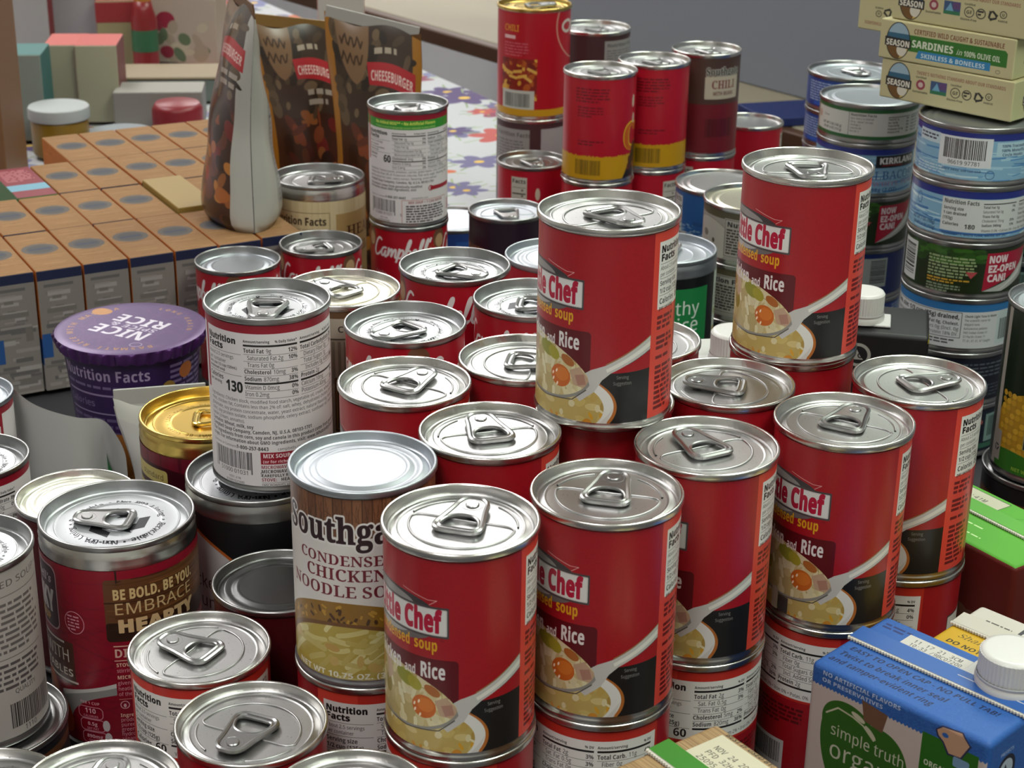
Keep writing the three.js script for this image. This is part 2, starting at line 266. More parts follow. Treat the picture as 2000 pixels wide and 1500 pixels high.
  for (let i = 0; i < 7; i++) path(g, [[d(-24 + i * 3), 84 + (i % 3)], [d(-22 + i * 3), 87.2 + (i % 2)]], '#d8cda4', 1.8); g.restore();
  path(g, [[d(-104), 76], [d(-84), 81.6], [d(-44), 83.2], [d(-16), 81.4], [d(-4), 75.6]], '#4c4844', 0.5);
  // pewter plaque with the name
  g.fillStyle = '#3c3638'; g.beginPath(); g.ellipse(d(-62), 23, d(41), 6.2, 0, Math.PI, 0); g.lineTo(d(-20), 25); g.lineTo(d(-105), 25); g.fill(); g.fillStyle = '#8e8a88'; g.beginPath(); g.ellipse(d(-66), 22, d(30), 4.4, 0, Math.PI, 0); g.fill();
  path(g, [[d(-46), 15.6], [d(-24), 18.6], [d(-17), 18.4], [d(-23), 20.8]], '#d9a3a0', 0.3);
  g.fillStyle = '#6a6463'; g.beginPath(); g.ellipse(d(-64), 34.6, d(42), 5.4, 0, 0, Math.PI); g.fill(); g.fillStyle = '#a6a2a0'; g.beginPath(); g.ellipse(d(-68), 34.6, d(28), 4, 0, 0, Math.PI); g.fill();
  rect(g, d(-124), 21.4, d(116), 14.6, '#4b4345', 0.6); rect(g, d(-123), 22.4, d(113.6), 12.6, '#c9c5c2', 0.5); rect(g, d(-122.4), 22.9, d(112.2), 11.6, '#d8d6d4', 0.4);
  tx(g, 'Little', d(-84), 33.4, 13.6, { c: '#b01237', mw: d(35), bold: 1.05 }); tx(g, 'Chef', d(-45), 33.4, 13.6, { c: '#b01237', mw: d(31), bold: 1.05 }); tx(g, 'TM', d(-15), 37.6, 1.5, { c: '#5d0a14', w: '' });
  tx(g, 'condensed', d(-39.5), 42.6, 7.6, { c: '#d7a11d', a: 'right', sx: 0.6, bold: 0.12 }); tx(g, 'soup', d(-16.5), 42.6, 7.6, { c: '#d7a11d', a: 'right', mw: d(19.5), bold: 0.12 });
  tx(g, 'Chicken', d(-49), 56, 9.6, { c: '#dedad8', a: 'right', sx: 0.55, bold: 0.2 }); tx(g, 'and', d(-34.5), 56, 6.6, { c: '#dedad8', a: 'right', mw: d(11) }); tx(g, 'Rice', d(-10.5), 56, 10, { c: '#dedad8', a: 'right', mw: d(20.5), bold: 0.25 });
  tx(g, 'Serving', d(26), 69.4, 2.3, { c: '#8f8c8a', w: '', a: 'center', sx: 0.8 }); tx(g, 'Suggestion', d(26), 72.4, 2.3, { c: '#8f8c8a', w: '', a: 'center', sx: 0.8 });
  // bright red band with the nutrition panel
  rect(g, d(50.6), 0, d(155), 39, '#c23026'); rect(g, d(50.6), 0, d(36), h, '#d84436'); rect(g, d(-180), 0, d(24), 39, '#c23026');
  for (const o of [0, -360]) {
    nutrition(g, d(58.5 + o), 6.2, 33, [d(43), d(49), d(49)], [['About 2.5 servings', 0, 2.9], ['per container', 0, 2.9], ['-'], ['Serving size', 1, 3.5], ['1/2 cup (125g)', 1, 3.5], ['-'], ['Calories', 1, 4.2], ['per serving', 1, 2.8]], RICE_COLS, '#e4e2de', 0.95);
    tx(g, '60', d(97 + o), 36, 6, { a: 'right' }); tx(g, 'Vit. D 0% • Calcium 2% • Iron 0% • Potas. 0%', d(104 + o), 36.4, 2.8, { w: '', sx: 0.8 });
    micro(g, d(57 + o), 41, d(25), 3, 2.6, '#6d1212', 0.62); micro(g, d(57 + o), 51, d(26), 3, 2.6, '#6d1212', 0.62); micro(g, d(57 + o), 61, d(22), 1, 2.6, '#6d1212', 0.62); micro(g, d(57 + o), 66, d(26), 9, 2.6, '#6d1212', 0.62);
    micro(g, d(110 + o), 43, d(70), 5, 2.4, '#5e0d12', 0.6); rect(g, d(120 + o), 64, d(42), 17, '#c9c7c3'); bars(g, d(123 + o), 66, d(36), 12);
  }
});
M.chef = paper(chefTex, 0.33);

// red and white condensed soup, script name; the letters are drawn as pen strokes
function script(g, x, y, k, c, lw) {                 // "Campbell's" in a slanted hand
  const st = [[[3, -6.4], [2.3, -7.2], [1.2, -6.6], [0.2, -4], [-0.2, -1.6], [0.6, -0.1], [2, -0.6], [3, -1.8]], [[5.4, -3.6], [4.2, -3.8], [3.4, -2.2], [3.6, -0.4], [4.6, -0.6], [5.4, -3], [5, -0.6], [5.6, -0.1], [6.4, -1.4]],
    [[6.6, -3.6], [6.2, 0], [7, -2.6], [7.8, -3.6], [8.1, -2.8], [7.7, 0], [8.5, -2.6], [9.3, -3.6], [9.6, -2.8], [9.3, -0.3], [10, -0.4]], [[10.8, -3.6], [9.8, 2.6], [10.5, -1.2], [11.3, -3.4], [12.3, -3.3], [12.4, -1.6], [11.6, -0.1], [10.6, -0.5]],
    [[13, -1], [14.6, -5.6], [14.6, -7.4], [13.9, -6.8], [13.1, -2.4], [13.2, -0.2], [14.2, -0.2], [15, -1.6], [14.9, -3], [14.2, -3.2]], [[15.6, -1.4], [16.8, -2.4], [17, -3.4], [16.2, -3.6], [15.6, -2], [15.9, -0.2], [17, -0.5], [17.6, -1.2]],
    [[17.8, -1.2], [19.4, -6], [19.3, -7.4], [18.5, -6.4], [17.9, -1.4], [18.5, -0.1], [19.2, -0.8]], [[19.8, -1.2], [21.4, -6], [21.3, -7.4], [20.5, -6.4], [19.9, -1.4], [20.5, -0.1], [21.2, -0.8]], [[22.3, -7.2], [22, -6]], [[22.6, -3.4], [21.9, -3], [22.5, -1.6], [22.2, -0.3], [21.3, -0.4]]];
  for (const s of st) { g.strokeStyle = c; g.lineWidth = lw; g.lineCap = g.lineJoin = 'round'; g.beginPath(); const p = s.map(([a, b]) => [x + (a - b * 0.12) * k, y + b * k]); g.moveTo(...p[0]); for (let i = 1; i < p.length - 1; i++) g.quadraticCurveTo(p[i][0], p[i][1], (p[i][0] + p[i + 1][0]) / 2, (p[i][1] + p[i + 1][1]) / 2); g.lineTo(...p[p.length - 1]); g.stroke(); }
}
const campTex = lab('camp', 6, '#a50f22', (g, w, h) => {
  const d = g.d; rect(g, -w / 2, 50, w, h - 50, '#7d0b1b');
  for (const o of [-120, 0, 120]) { script(g, d(o - 46), 23.5, 2.35, '#d9d4d4', 1.9); ring(g, d(o + 50), 17, 4.6, 4.6, '#8f5a25', 0.5); ring(g, d(o + 50), 17, 3.4, 3.4, '#8f5a25', 0.3); oval(g, d(o + 50), 17, 1, 2, '#8f5a25');
    tx(g, 'little', d(o - 44), 41, 7, { w: '', c: '#b9a6a8', sx: 0.9 }); tx(g, 'recipe', d(o - 44), 49, 7, { w: '', c: '#b9a6a8', sx: 0.9 }); tx(g, 'SOUP', d(o - 30), 60, 9, { f: 'serif', c: '#c89b3c' }); }
  for (const o of [60, 180, -60]) { oval(g, d(o + 4), 8, 7, 9, '#6b4632'); oval(g, d(o + 5), 10, 5, 6, '#b08d6a'); }
});
M.camp = paper(campTex, 0.33);
const campNF = (green) => lab('camp', 9, '#d8d2d4', (g, w, h) => {
  const d = g.d; rect(g, -w / 2, 0, w, 4.6, '#8e1026'); if (green) { rect(g, d(-88), 4.6, d(166), 7.6, '#2e8a2c'); tx(g, 'No Added MSG** • No Artificial Flavors', d(-5), 8.2, 3.6, { c: '#e2e36a', a: 'center', sx: 0.82 }); tx(g, '**small amount of glutamate occurs naturally in yeast extract', d(-5), 11.3, 2.5, { w: '', c: '#c8dc8a', a: 'center', sx: 0.8 }); }
  rect(g, d(-76), 4, d(5), 37, '#9c1529'); const o = green ? 13 : 6.2;
  if (green) rect(g, d(78), 0, d(10), 40, '#8e1026');
  const cols = green ? [['% Daily Value*', ['Total Fat', '0g', '0%'], ['Saturated Fat 0g', '', '0%', 2], ['Trans Fat 0g', '', '', 2], ['Polyunsaturated Fat 0g', '', '', 2], ['Monounsaturated Fat 0g', '', '', 2], ['Cholesterol', '0mg', '0%', 0, 1], ['Vitamin D 0mcg', '', '0%', 0.1], ['Iron 0.4mg', '', '2%', 0.1]], ['% Daily Value*', ['Sodium', '120mg', '5%'], ['Total Carbohydrate', '13g', '5%'], ['Dietary Fiber 2g', '', '7%', 2], ['Total Sugars 7g', '', '', 2], ['Includes 2g Added Sugars', '', '4%', 3], ['Protein', '2g', '', 0, 1], ['Calcium 10mg', '', '0%', 0.1], ['Potassium 190mg', '', '4%', 0.1]]]
    : [['% Daily Value*', ['Total Fat', '9g', '12%'], ['Saturated Fat 2g', '', '10%', 2], ['Trans Fat 0g', '', '', 2], ['Cholesterol', '10mg', '3%'], ['Sodium', '870mg', '38%', 0, 1], ['Vitamin D 0mcg', '', '0%', 0.1], ['Iron 0.2mg', '', '0%', 0.1]], ['% Daily Value*', ['Total Carbohydrate', '8g', '3%'], ['Dietary Fiber 0g', '', '0%', 2], ['Total Sugars 1g', '', '', 2], ['Includes 0g Added Sugars', '', '0%', 3], ['Protein', '2g', '', 0, 1], ['Calcium 10mg', '', '0%', 0.1], ['Potassium 40mg', '', '0%', 0.1]]];
  const k = green ? 0.82 : 0.96;
  nutrition(g, d(-69), o + 1, 36, [d(45), d(53), d(53)], [['About 2.5 servings', 0, 3.0], ['per container', 0, 3.0], ['Serv. size 1/2 cup (120mL)', 1, 2.2], ['condensed soup', 1, 2.2], ['-'], ['Calories', 1, 3.9], ['per serving', 1, 2.5]], cols, '#d8d2d4', k);
  tx(g, green ? '60' : '130', d(-26), o + 33.4 * k, 8.2, { a: 'right', sx: 0.8, bold: 0.3 });
  const y0 = green ? 47.5 : 42.6, L = (s, i, b, sz = 2.7) => tx(g, s, d(-69), y0 + i * 2.95, sz, { w: b ? 'bold' : '', sx: 0.86, c: '#2a2a2e' });
  L(green ? 'Ingredients: Tomato puree, potatoes, carrots, green beans, corn, enriched pasta' : 'Ingredients: Chicken stock, modified food starch, vegetable oil, cream, wheat flour, roast', 0.4);
  L(green ? 'Contains less than 2% of: Potassium chloride, folic acid, sugar, flavoring, yeast' : 'meat, chicken fat, Contains less than 2% of: salt, whey, dehydrated chicken, monosodium', 1.4);
  L(green ? 'paprika extract for color, celery extract, flavoring, onion extract' : 'glutamate, soy protein concentrate, water, yeast extract, natural flavoring, beta carotene', 2.4);
  if (!green) { L('color, soy protein isolate, sodium phosphate, celery extract, sunflower oil, onion extract', 3.4); L('butter (cream, annatto).', 4.4); L('Contains: Wheat, milk, soy', 5.4, 1); }
  L('Campbell Soup Company, Camden, NJ, U.S.A. 08103-1701', green ? 3.5 : 6.4, 1); L(green ? 'This product comes from genetically modified' : 'The ingredients from corn, soy and canola in this product come from genetically modified', green ? 4.7 : 7.4, 1); L(green ? 'information about GMO ingredients, visit' : 'crops. For information about GMO ingredients, visit: www.WhatsinMyFood.com', green ? 5.6 : 8.4, 1);
  if (green) { rect(g, d(33), 61, d(48), 3.4, '#9c1529', 1.6); ring(g, d(34), 62.6, 2, 2, '#9c1529', 0.8); }
  tx(g, 'Questions or Comments?', d(-69), 71, 2.1, { w: '', sx: 0.85, c: '#555' }); tx(g, '1-800-257-8443', d(-36), 71, 2.9, { sx: 0.9 }); tx(g, 'campbells.com', d(4), 71, 2.2, { w: '', c: '#555' });
  bars(g, d(-66), 72.6, d(46), 13, '#2b2b30'); rect(g, d(-62), 83, d(40), 3.4, '#d8d2d4'); tx(g, '51000 01031', d(-41), 86.2, 3.4, { w: '', a: 'center', f: 'sans-serif' }); tx(g, '5', d(-13), 86, 3, { w: '' }); tx(g, '1031-21N', d(-40), 89.4, 1.9, { w: '', a: 'center' }); tx(g, '910001025680', d(-40), 91.6, 1.9, { w: '', a: 'center' });
  if (green) { g.strokeStyle = '#b9675f'; g.lineWidth = 0.4; g.strokeRect(d(-10), 72, d(76), 20.4); tx(g, 'MIX SOUP + 1 CAN WATER', d(28), 75, 3, { c: '#8c2b33', a: 'center', sx: 0.9 }); micro(g, d(-4), 76.6, d(66), 7, 2.2, '#4b4347', 0.6); rect(g, d(72), 76, d(14), 10, '#b98a90'); }
  else { rect(g, d(-12), 72, d(84), 7, '#8e1026'); tx(g, 'MIX SOUP + 1 CAN WATER', d(-10), 75.2, 3.1, { c: '#e2dadb' }); tx(g, '(or for richer soup 1 can milk)', d(-10), 78.3, 2.4, { c: '#e2c9cc' }); tx(g, 'MICROWAVE ON HIGH', d(-12), 81.6, 2.5, { c: '#7d1226' }); tx(g, 'MICROWAVABLE BOWL', d(-12), 84.1, 2.5); tx(g, 'CAREFULLY REMOVE', d(-12), 86.5, 2.3); tx(g, 'STOVE:', d(-12), 89, 2.5, { c: '#7d1226' }); tx(g, 'HEAT, STIR', d(6), 89, 2.5); rect(g, d(-12), 89.8, d(60), 0.16, '#444'); tx(g, '†MICROWAVES VARY', d(-12), 91.8, 1.9, { w: '' }); }
});
M.campNF = paper(campNF(false), 0.42); M.campVeg = paper(campNF(true), 0.42);
// lid print of that soup: ring of words and three arrows, pressed grey
const campLid = (base, ink) => tex(68.2, 68.2, 12, base, (g) => {
  speckle(g, 0, 0, 68, 68, 200, 'rgba(60,60,60,0.3)', 0.4); g.translate(34.1, 34.1);
  const s = 'Recyclable • Non-BPA Lining • Recyclable • Non-BPA Lining • '; for (let i = 0; i < s.length; i++) { g.save(); g.rotate(i / s.length * Math.PI * 2); tx(g, s[i], 0, -18.6, 4.0, { c: ink, a: 'center', sx: 1.1 }); g.restore(); }
  for (let k = 0; k < 3; k++) { g.save(); g.rotate(k * 2.0944); poly(g, [[-7, -13.2], [4, -13.2], [7.6, -7.6], [9.6, -8.8], [7.4, -2], [0.6, -3.8], [2.8, -5], [0.6, -8.8], [-4.6, -8.8]], ink); g.restore(); }
});
M.campLid = new THREE.MeshPhysicalMaterial({ map: campLid('#c2c5c7', '#3a3b3f'), metalness: 1, roughness: 0.38 });
M.campLid2 = new THREE.MeshPhysicalMaterial({ map: campLid('#b9bcc0', '#2c2d31'), metalness: 0.75, roughness: 0.4 });
M.goldLid = new THREE.MeshPhysicalMaterial({ map: tex(76, 76, 8, '#d3b25c', (g) => { g.translate(38, 38); const s = 'LIFT TAB TO RIM • PULL UP TO OPEN • EDGES MAY BE SHARP • '; for (let i = 0; i < s.length; i++) { g.save(); g.rotate(i / s.length * Math.PI * 2); tx(g, s[i], 0, -21, 3.6, { c: '#8a6a22', a: 'center' }); g.restore(); } }), metalness: 1, roughness: 0.3 });
const southTex = lab('soup', 9, '#d5d0cc', (g, w, h) => {
  const d = g.d; rect(g, -w / 2, 0, w, 19, '#7a5038');
  for (let i = -24; i < 24; i++) { const x = d(i * 15.5 / 2); rect(g, x, 0, d(7.75), 19, ['#7a4f36', '#84583c', '#6d4630'][((i % 3) + 3) % 3]); for (let k = 0; k < 12; k++) path(g, [[x + rr(0.4, 4), rr(0, 14)], [x + rr(0.4, 4), rr(6, 19)]], 'rgba(60,34,20,0.45)', 0.25); rect(g, x, 0, 0.4, 19, '#3d2418'); }
  for (const o of [0, 180]) {
    for (const [c, b] of [['#dedbd8', 2.4], ['#2d141b', 0.5]]) tx(g, 'Southgate', d(o - 60), 22, 17, { f: 'serif', c, mw: d(122), bold: b });
    tx(g, 'CONDENSED', d(o), 33.2, 7.0, { f: 'serif', c: '#6e1626', a: 'center', mw: d(84) }); tx(g, 'CHICKEN', d(o), 41, 8.2, { f: 'serif', c: '#6e1626', a: 'center', mw: d(70) }); tx(g, 'NOODLE SOUP', d(o), 49.2, 8, { f: 'serif', c: '#6e1626', a: 'center', mw: d(110) });
    g.save(); g.beginPath(); g.ellipse(d(o), 80, d(76), 28, 0, 0, 7); g.clip(); rect(g, d(o - 80), 50, d(160), 50, '#8c651f'); for (let i = 0; i < 70; i++) { const x = d(o + rr(-76, 76)), y = 54 + Math.pow((x - d(o)) / d(76), 2) * 16 + rr(0, 9); path(g, [[x, y], [x + rr(-2, 2), y + rr(0.6, 2)]], i % 2 ? '#4a2c12' : '#b68a2f', rr(0.8, 1.6)); }
    g.restore(); g.save(); g.beginPath(); g.ellipse(d(o), 85, d(70), 22.5, 0, 0, 7); g.clip(); rect(g, d(o - 80), 50, d(160), 50, '#6d4720'); g.beginPath(); g.ellipse(d(o), 86.4, d(66), 22, 0, 0, 7); g.clip(); rect(g, d(o - 80), 50, d(160), 50, '#b09a45');
    for (let i = 0; i < 46; i++) { const x = d(o + rr(-62, 62)), y = rr(67, 95), a = rr(-0.9, 0.2), l = rr(8, 17); g.strokeStyle = ['#c9bb78', '#bfae66', '#d1c68c', '#b7a357'][i % 4]; g.lineWidth = rr(2.2, 3.2); g.lineCap = 'round'; g.beginPath(); g.moveTo(x, y); g.quadraticCurveTo(x + Math.cos(a) * l * 0.5, y + Math.sin(a) * l * 0.5 + rr(-2, 2), x + Math.cos(a) * l, y + Math.sin(a) * l); g.stroke(); }
    blobs(g, d(o - 60), 66, d(110), 20, 6, ['#c0a15c', '#b8924c'], 2.4, 4); g.restore();
    tx(g, 'NET WT 10.75 OZ. (305g)', d(o), 91.4, 3.9, { a: 'center', c: '#e2dfd2', mw: d(100) });
  }
});
M.south = paper(southTex, 0.35);
const chunkTex = lab('big', 7, '#850c22', (g, w, h) => {
  const d = g.d; for (let i = 0; i < 60; i++) path(g, [[rr(-w / 2, w / 2), rr(0, h)], [rr(-w / 2, w / 2), rr(0, h)]], 'rgba(60,4,18,0.10)', 1.2);
  rect(g, d(-2), 5, d(112), 36, '#5f3a20', 2); for (let i = 0; i < 90; i++) { const y = rr(5, 41); path(g, [[d(rr(-2, 100)), y], [d(rr(10, 110)), y + rr(-0.5, 0.5)]], ['#3c2112', '#754a28', '#4f2f18'][i % 3], rr(0.2, 0.9)); } rect(g, d(-2), 30, d(112), 11, 'rgba(30,14,10,0.75)', 2); rect(g, d(7), 0, 0.9, 7, '#2b1712');
  tx(g, 'BE BOLD. BE YOU.', d(4), 16.6, 8.2, { c: '#c9ad7c', mw: d(68), bold: 0.25 }); tx(g, 'EMBRACE', d(4), 25.4, 9, { w: '', c: '#c3a67a', mw: d(66) }); tx(g, 'HEARTY', d(6), 35.8, 10, { c: '#c9a77c', mw: d(64), bold: 0.8 });
  rect(g, d(2), 43.4, d(104), 0.7, '#c9a18e'); tx(g, 'DIRECTIONS', d(2), 50.4, 7, { c: '#cfa79a', sx: 0.95 }); rect(g, d(2), 52, d(104), 0.6, '#c9a18e');
  const L = (s, y, b) => tx(g, s, d(3), y, 3.1, { w: b ? 'bold' : '', c: b ? '#d8b9a0' : '#cf9fa6', sx: 0.9 });
  L('STOVE: Pour soup into saucepan', 56, 1); L('stirring occasionally', 59.4); L('MICROWAVE: Time', 63.4, 1); L('given is approximate', 66.8); L('heating may vary', 70.2); L('of the bowl and', 73.6); rect(g, d(3), 75.4, d(100), 0.3, '#c9a18e'); ring(g, d(7), 79, 2.2, 2.2, '#cf9fa6', 0.5); oval(g, d(7), 79.4, 0.8, 1.2, '#cf9fa6'); tx(g, 'DO NOT', d(14), 78.6, 3, { w: '', c: '#cf9fa6' }); tx(g, 'ADD WATER', d(14), 82, 3, { w: '', c: '#cf9fa6' });
  ['Ingredients:', 'product (beef', 'puree (water', 'green beans', 'hydrolyzed soy', 'sesame seed', 'Contains: Wheat', 'Campbell Soup'].forEach((s, i) => L(s, 86.4 + i * 2.9, i === 0 || i === 6));
  g.fillStyle = '#b4959b'; g.beginPath(); g.roundRect(d(-118), 3, d(76), 38, 5); g.fill(); g.fillStyle = '#3a0d1a'; g.beginPath(); g.roundRect(d(-117), 4, d(74), 36, 4.4); g.fill();
  tx(g, "Campbell's", d(-49), 14, 7, { f: 'serif', c: '#c9c0c2', a: 'right', ita: 0.25, sx: 0.9 }); tx(g, 'CHUNKY', d(-47), 31, 18, { c: '#d3cccb', a: 'right', mw: d(66), bold: 1 }); tx(g, 'SOUP', d(-54), 37.6, 6, { c: '#b98d1e', a: 'right', bold: 0.4 });
  ring(g, d(-27), 32, 6, 6.4, '#c98a97', 0.5); micro(g, d(-33), 28, 8, 5, 1.9, '#c98a97', 0.5);
  rect(g, d(-118), 45, d(88), 26, '#4b2417'); rect(g, d(-112), 45.6, d(73), 1.2, '#cfc7bd'); rect(g, d(-112), 68.4, d(84), 1.2, '#cfc7bd'); tx(g, 'BEEF WITH', d(-34), 57.5, 10.5, { w: '', c: '#d3cbbe', a: 'right', mw: d(64) }); tx(g, 'VEGETABLES', d(-32), 66, 6.4, { c: '#d8d0c4', a: 'right', mw: d(62) });
  g.fillStyle = '#8c8987'; g.beginPath(); g.moveTo(d(2), 66); g.lineTo(d(2), 73); g.quadraticCurveTo(d(-32), 77, d(-38), 92); g.lineTo(d(-44), 84); g.quadraticCurveTo(d(-50), 76, d(-44), 76); g.fill(); g.fillStyle = '#c4c0bc'; g.beginPath(); g.moveTo(d(2), 66); g.lineTo(d(2), 68.6); g.quadraticCurveTo(d(-30), 74, d(-44), 79); g.lineTo(d(-46), 76); g.fill();
  g.fillStyle = '#b8481f'; g.beginPath(); g.ellipse(d(-46), 90, 6, 12, -0.35, 0, 7); g.fill(); oval(g, d(-58), 84, 6, 16, '#a8571c', -14); oval(g, d(-54), 96, 5, 9, '#b06a24', -8); oval(g, d(-70), 88, 8, 14, '#7d4a22');
  tx(g, 'PER 1 CUP', d(-20), 80, 2.4, { c: '#cf9fa6', a: 'center' }); for (let i = 0; i < 3; i++) { g.strokeStyle = '#c98a97'; g.lineWidth = 0.5; g.beginPath(); g.roundRect(d(-30 + i), 81.6 + i * 7.6, d(20), 7, 2.4); g.stroke(); tx(g, ['110', '0.5g', '890mg'][i], d(-20 + i), 85.4 + i * 7.6, i ? 3 : 4, { c: '#d9b2b8', a: 'center' }); tx(g, ['CALORIES', 'SAT FAT', 'SODIUM'][i], d(-20 + i), 87.9 + i * 7.6, 1.9, { c: '#c98a97', a: 'center' }); if (i) oval(g, d(-9 + i), 84.6 + i * 7.6, 2, 3.4, '#c9bfc0'); }
});
M.chunk = paper(chunkTex, 0.4);
const darkTex = lab('big', 6, '#121316', (g, w, h) => {
  const d = g.d; speckle(g, d(-20), 20, d(70), 60, 260, '#8a8176', 0.7);
  g.fillStyle = '#b35a24'; g.beginPath(); g.moveTo(d(-120), 0); g.quadraticCurveTo(d(-20), 8, d(6), 48); g.quadraticCurveTo(d(-10), 96, d(-60), h); g.lineTo(d(-120), h); g.fill(); g.fillStyle = '#b7b0b0'; g.beginPath(); g.moveTo(d(-120), 2); g.quadraticCurveTo(d(-22), 10, d(3.4), 48); g.quadraticCurveTo(d(-12), 95, d(-62), h); g.lineTo(d(-120), h); g.fill();
  tx(g, 'Chicken', d(-33), 44, 11, { w: '', c: '#41322c', a: 'right' }); tx(g, '&', d(-25), 44, 12, { c: '#b04a1c' }); tx(g, 'Dumplings', d(4), 56, 11, { w: '', c: '#41322c', a: 'right' }); tx(g, 'Soup', d(-22), 69, 10, { w: '', c: '#2c2422', a: 'center' });
  rect(g, d(50), 8, d(26), 46, '#a9a19a'); rect(g, d(52), 10, d(22), 42, '#b5642c'); rect(g, d(55), 14, d(6), 10, '#1d1510'); micro(g, d(54), 28, d(16), 8, 3, '#2a1a10', 0.55);
});
M.darkLab = paper(darkTex, 0.4);
const goldTex = lab('big', 5, '#6d0f26', (g, w, h) => {
  const d = g.d; for (let i = 0; i < 40; i++) rect(g, d(i * 9 - 180), 0, d(rr(1, 5)), h, i % 2 ? 'rgba(40,2,14,0.35)' : 'rgba(140,20,50,0.25)'); g.fillStyle = '#3a0714'; g.beginPath(); g.ellipse(d(-40), 30, d(70), 22, 0.1, 0, 7); g.fill();
  rect(g, d(-90), 10, d(52), 9, '#c7b96c', 2); tx(g, 'standard', d(-42), 16.6, 5.2, { c: '#5b4c22', a: 'right', w: '' }); tx(g, 'CHUNKY', d(-6), 38, 20, { f: 'serif', c: '#cfc06a', a: 'right', mw: d(104), bold: 1.6 }); rect(g, d(14), 4, d(4), h, '#b9a3a6'); rect(g, d(18), 4, d(30), h, '#8d1029');
});
M.goldLab = paper(goldTex, 0.4);
const creamTex = lab('big', 6, '#cdbd97', (g, w, h) => { const d = g.d; for (let i = 0; i < 50; i++) rect(g, d(rr(-180, 180)), 0, d(rr(1, 8)), h, 'rgba(150,125,80,0.12)'); rect(g, d(20), 12, d(120), h - 12, '#a98c5a'); g.strokeStyle = '#6b5b3c'; g.lineWidth = 0.5; g.strokeRect(d(-72), 10, d(84), 70); tx(g, 'Nutrition Facts', d(-70), 21, 9.4, { c: '#3b3024', mw: d(78), bold: 0.3 }); tx(g, '2 servings per container', d(-50), 26, 3, { c: '#6b5b48', w: '' }); tx(g, 'Serving size', d(-70), 31, 3, { c: '#6b5b48', w: '' }); tx(g, '1 cup (240mL)', d(8), 31, 3.4, { c: '#4b3f2c', a: 'right' }); rect(g, d(-70), 33, d(78), 1.6, '#2b241a'); tx(g, 'Amount per serving', d(-30), 40, 3, { c: '#6b5b48', w: '' }); tx(g, 'Calories', d(-70), 46, 6, { c: '#3b3024' }); tx(g, '120', d(8), 46, 7, { c: '#3b3024', a: 'right' }); rect(g, d(-70), 48, d(78), 1, '#2b241a'); micro(g, d(-70), 51, d(76), 8, 3.2, '#6b5b48'); tx(g, 'HEARTY', d(34), 34, 14, { f: 'serif', c: '#4a2716' }); tx(g, 'WELL', d(38), 50, 12, { f: 'serif', c: '#4a2716' }); });
M.cream = paper(creamTex, 0.4);
const orgTex = lab('soup', 5, '#231322', (g, w, h) => { const d = g.d; for (const o of [0, 180]) { tx(g, 'ORGANIC', d(o - 36), 28, 6.6, { f: 'serif', c: '#a8743a', a: 'right' }); tx(g, 'SOUP', d(o - 28), 42, 22, { f: 'serif', c: '#b98338' }); rect(g, d(o - 80), 31, d(40), 0.7, '#a8743a'); } rect(g, d(78), 5, d(4), h, '#b3a58c'); });
M.org = paper(orgTex, 0.4);
const sedTex = lab('soup', 6, '#8f8272', (g, w, h) => { const d = g.d; rect(g, -w / 2, 0, w, 4, '#5b3c1e'); for (let i = -60; i < 60; i++) rect(g, d(i * 6), 18, d(3), 26, '#6f6354'); rect(g, -w / 2, 4, w, 12, '#a59a8c'); rect(g, -w / 2, 16, w, 1, '#4b4136'); for (let o = -180; o < 180; o += 90) { tx(g, 'CONDENSED', d(o + 30), 12.4, 5.4, { c: '#3c342c', a: 'right', mw: d(60) }); rect(g, d(o - 34), 40, d(66), 34, '#4a2c0c', 1); g.strokeStyle = '#8a6a30'; g.lineWidth = 0.5; g.strokeRect(d(o - 32), 42, d(62), 30); tx(g, 'NOODLE', d(o + 28), 60, 11, { c: '#b9ac98', a: 'right', mw: d(56) }); } });
M.sed = paper(sedTex, 0.5);
const greyTex = lab('soup', 7, '#a39b98', (g, w, h) => { const d = g.d; tx(g, 'CONDENSED SOUP • CONDENSED SOUP • CONDENSED SOUP', 0, 8.6, 5, { a: 'center', w: '', c: '#4b4646', mw: w * 0.9 }); rect(g, -w / 2, 13, w, 0.5, '#6b6463'); for (const o of [0, 120, -120]) { micro(g, d(o - 56), 17, d(104), 9, 3.2, '#5f5858', 0.5); rect(g, d(o - 56), 47, d(104), 0.5, '#6b6463'); micro(g, d(o - 56), 50, d(104), 5, 3.2, '#4f494a', 0.5); tx(g, 'QUALITY', d(o + 8), 68, 3.6, { w: '', c: '#3f3a3a' }); bars(g, d(o + 2), 73, d(52), 14, '#2c2829'); tx(g, '1110', d(o + 14), 90.6, 3.8, { w: '', c: '#2c2829' }); } });
M.greyLab = paper(greyTex, 0.5);

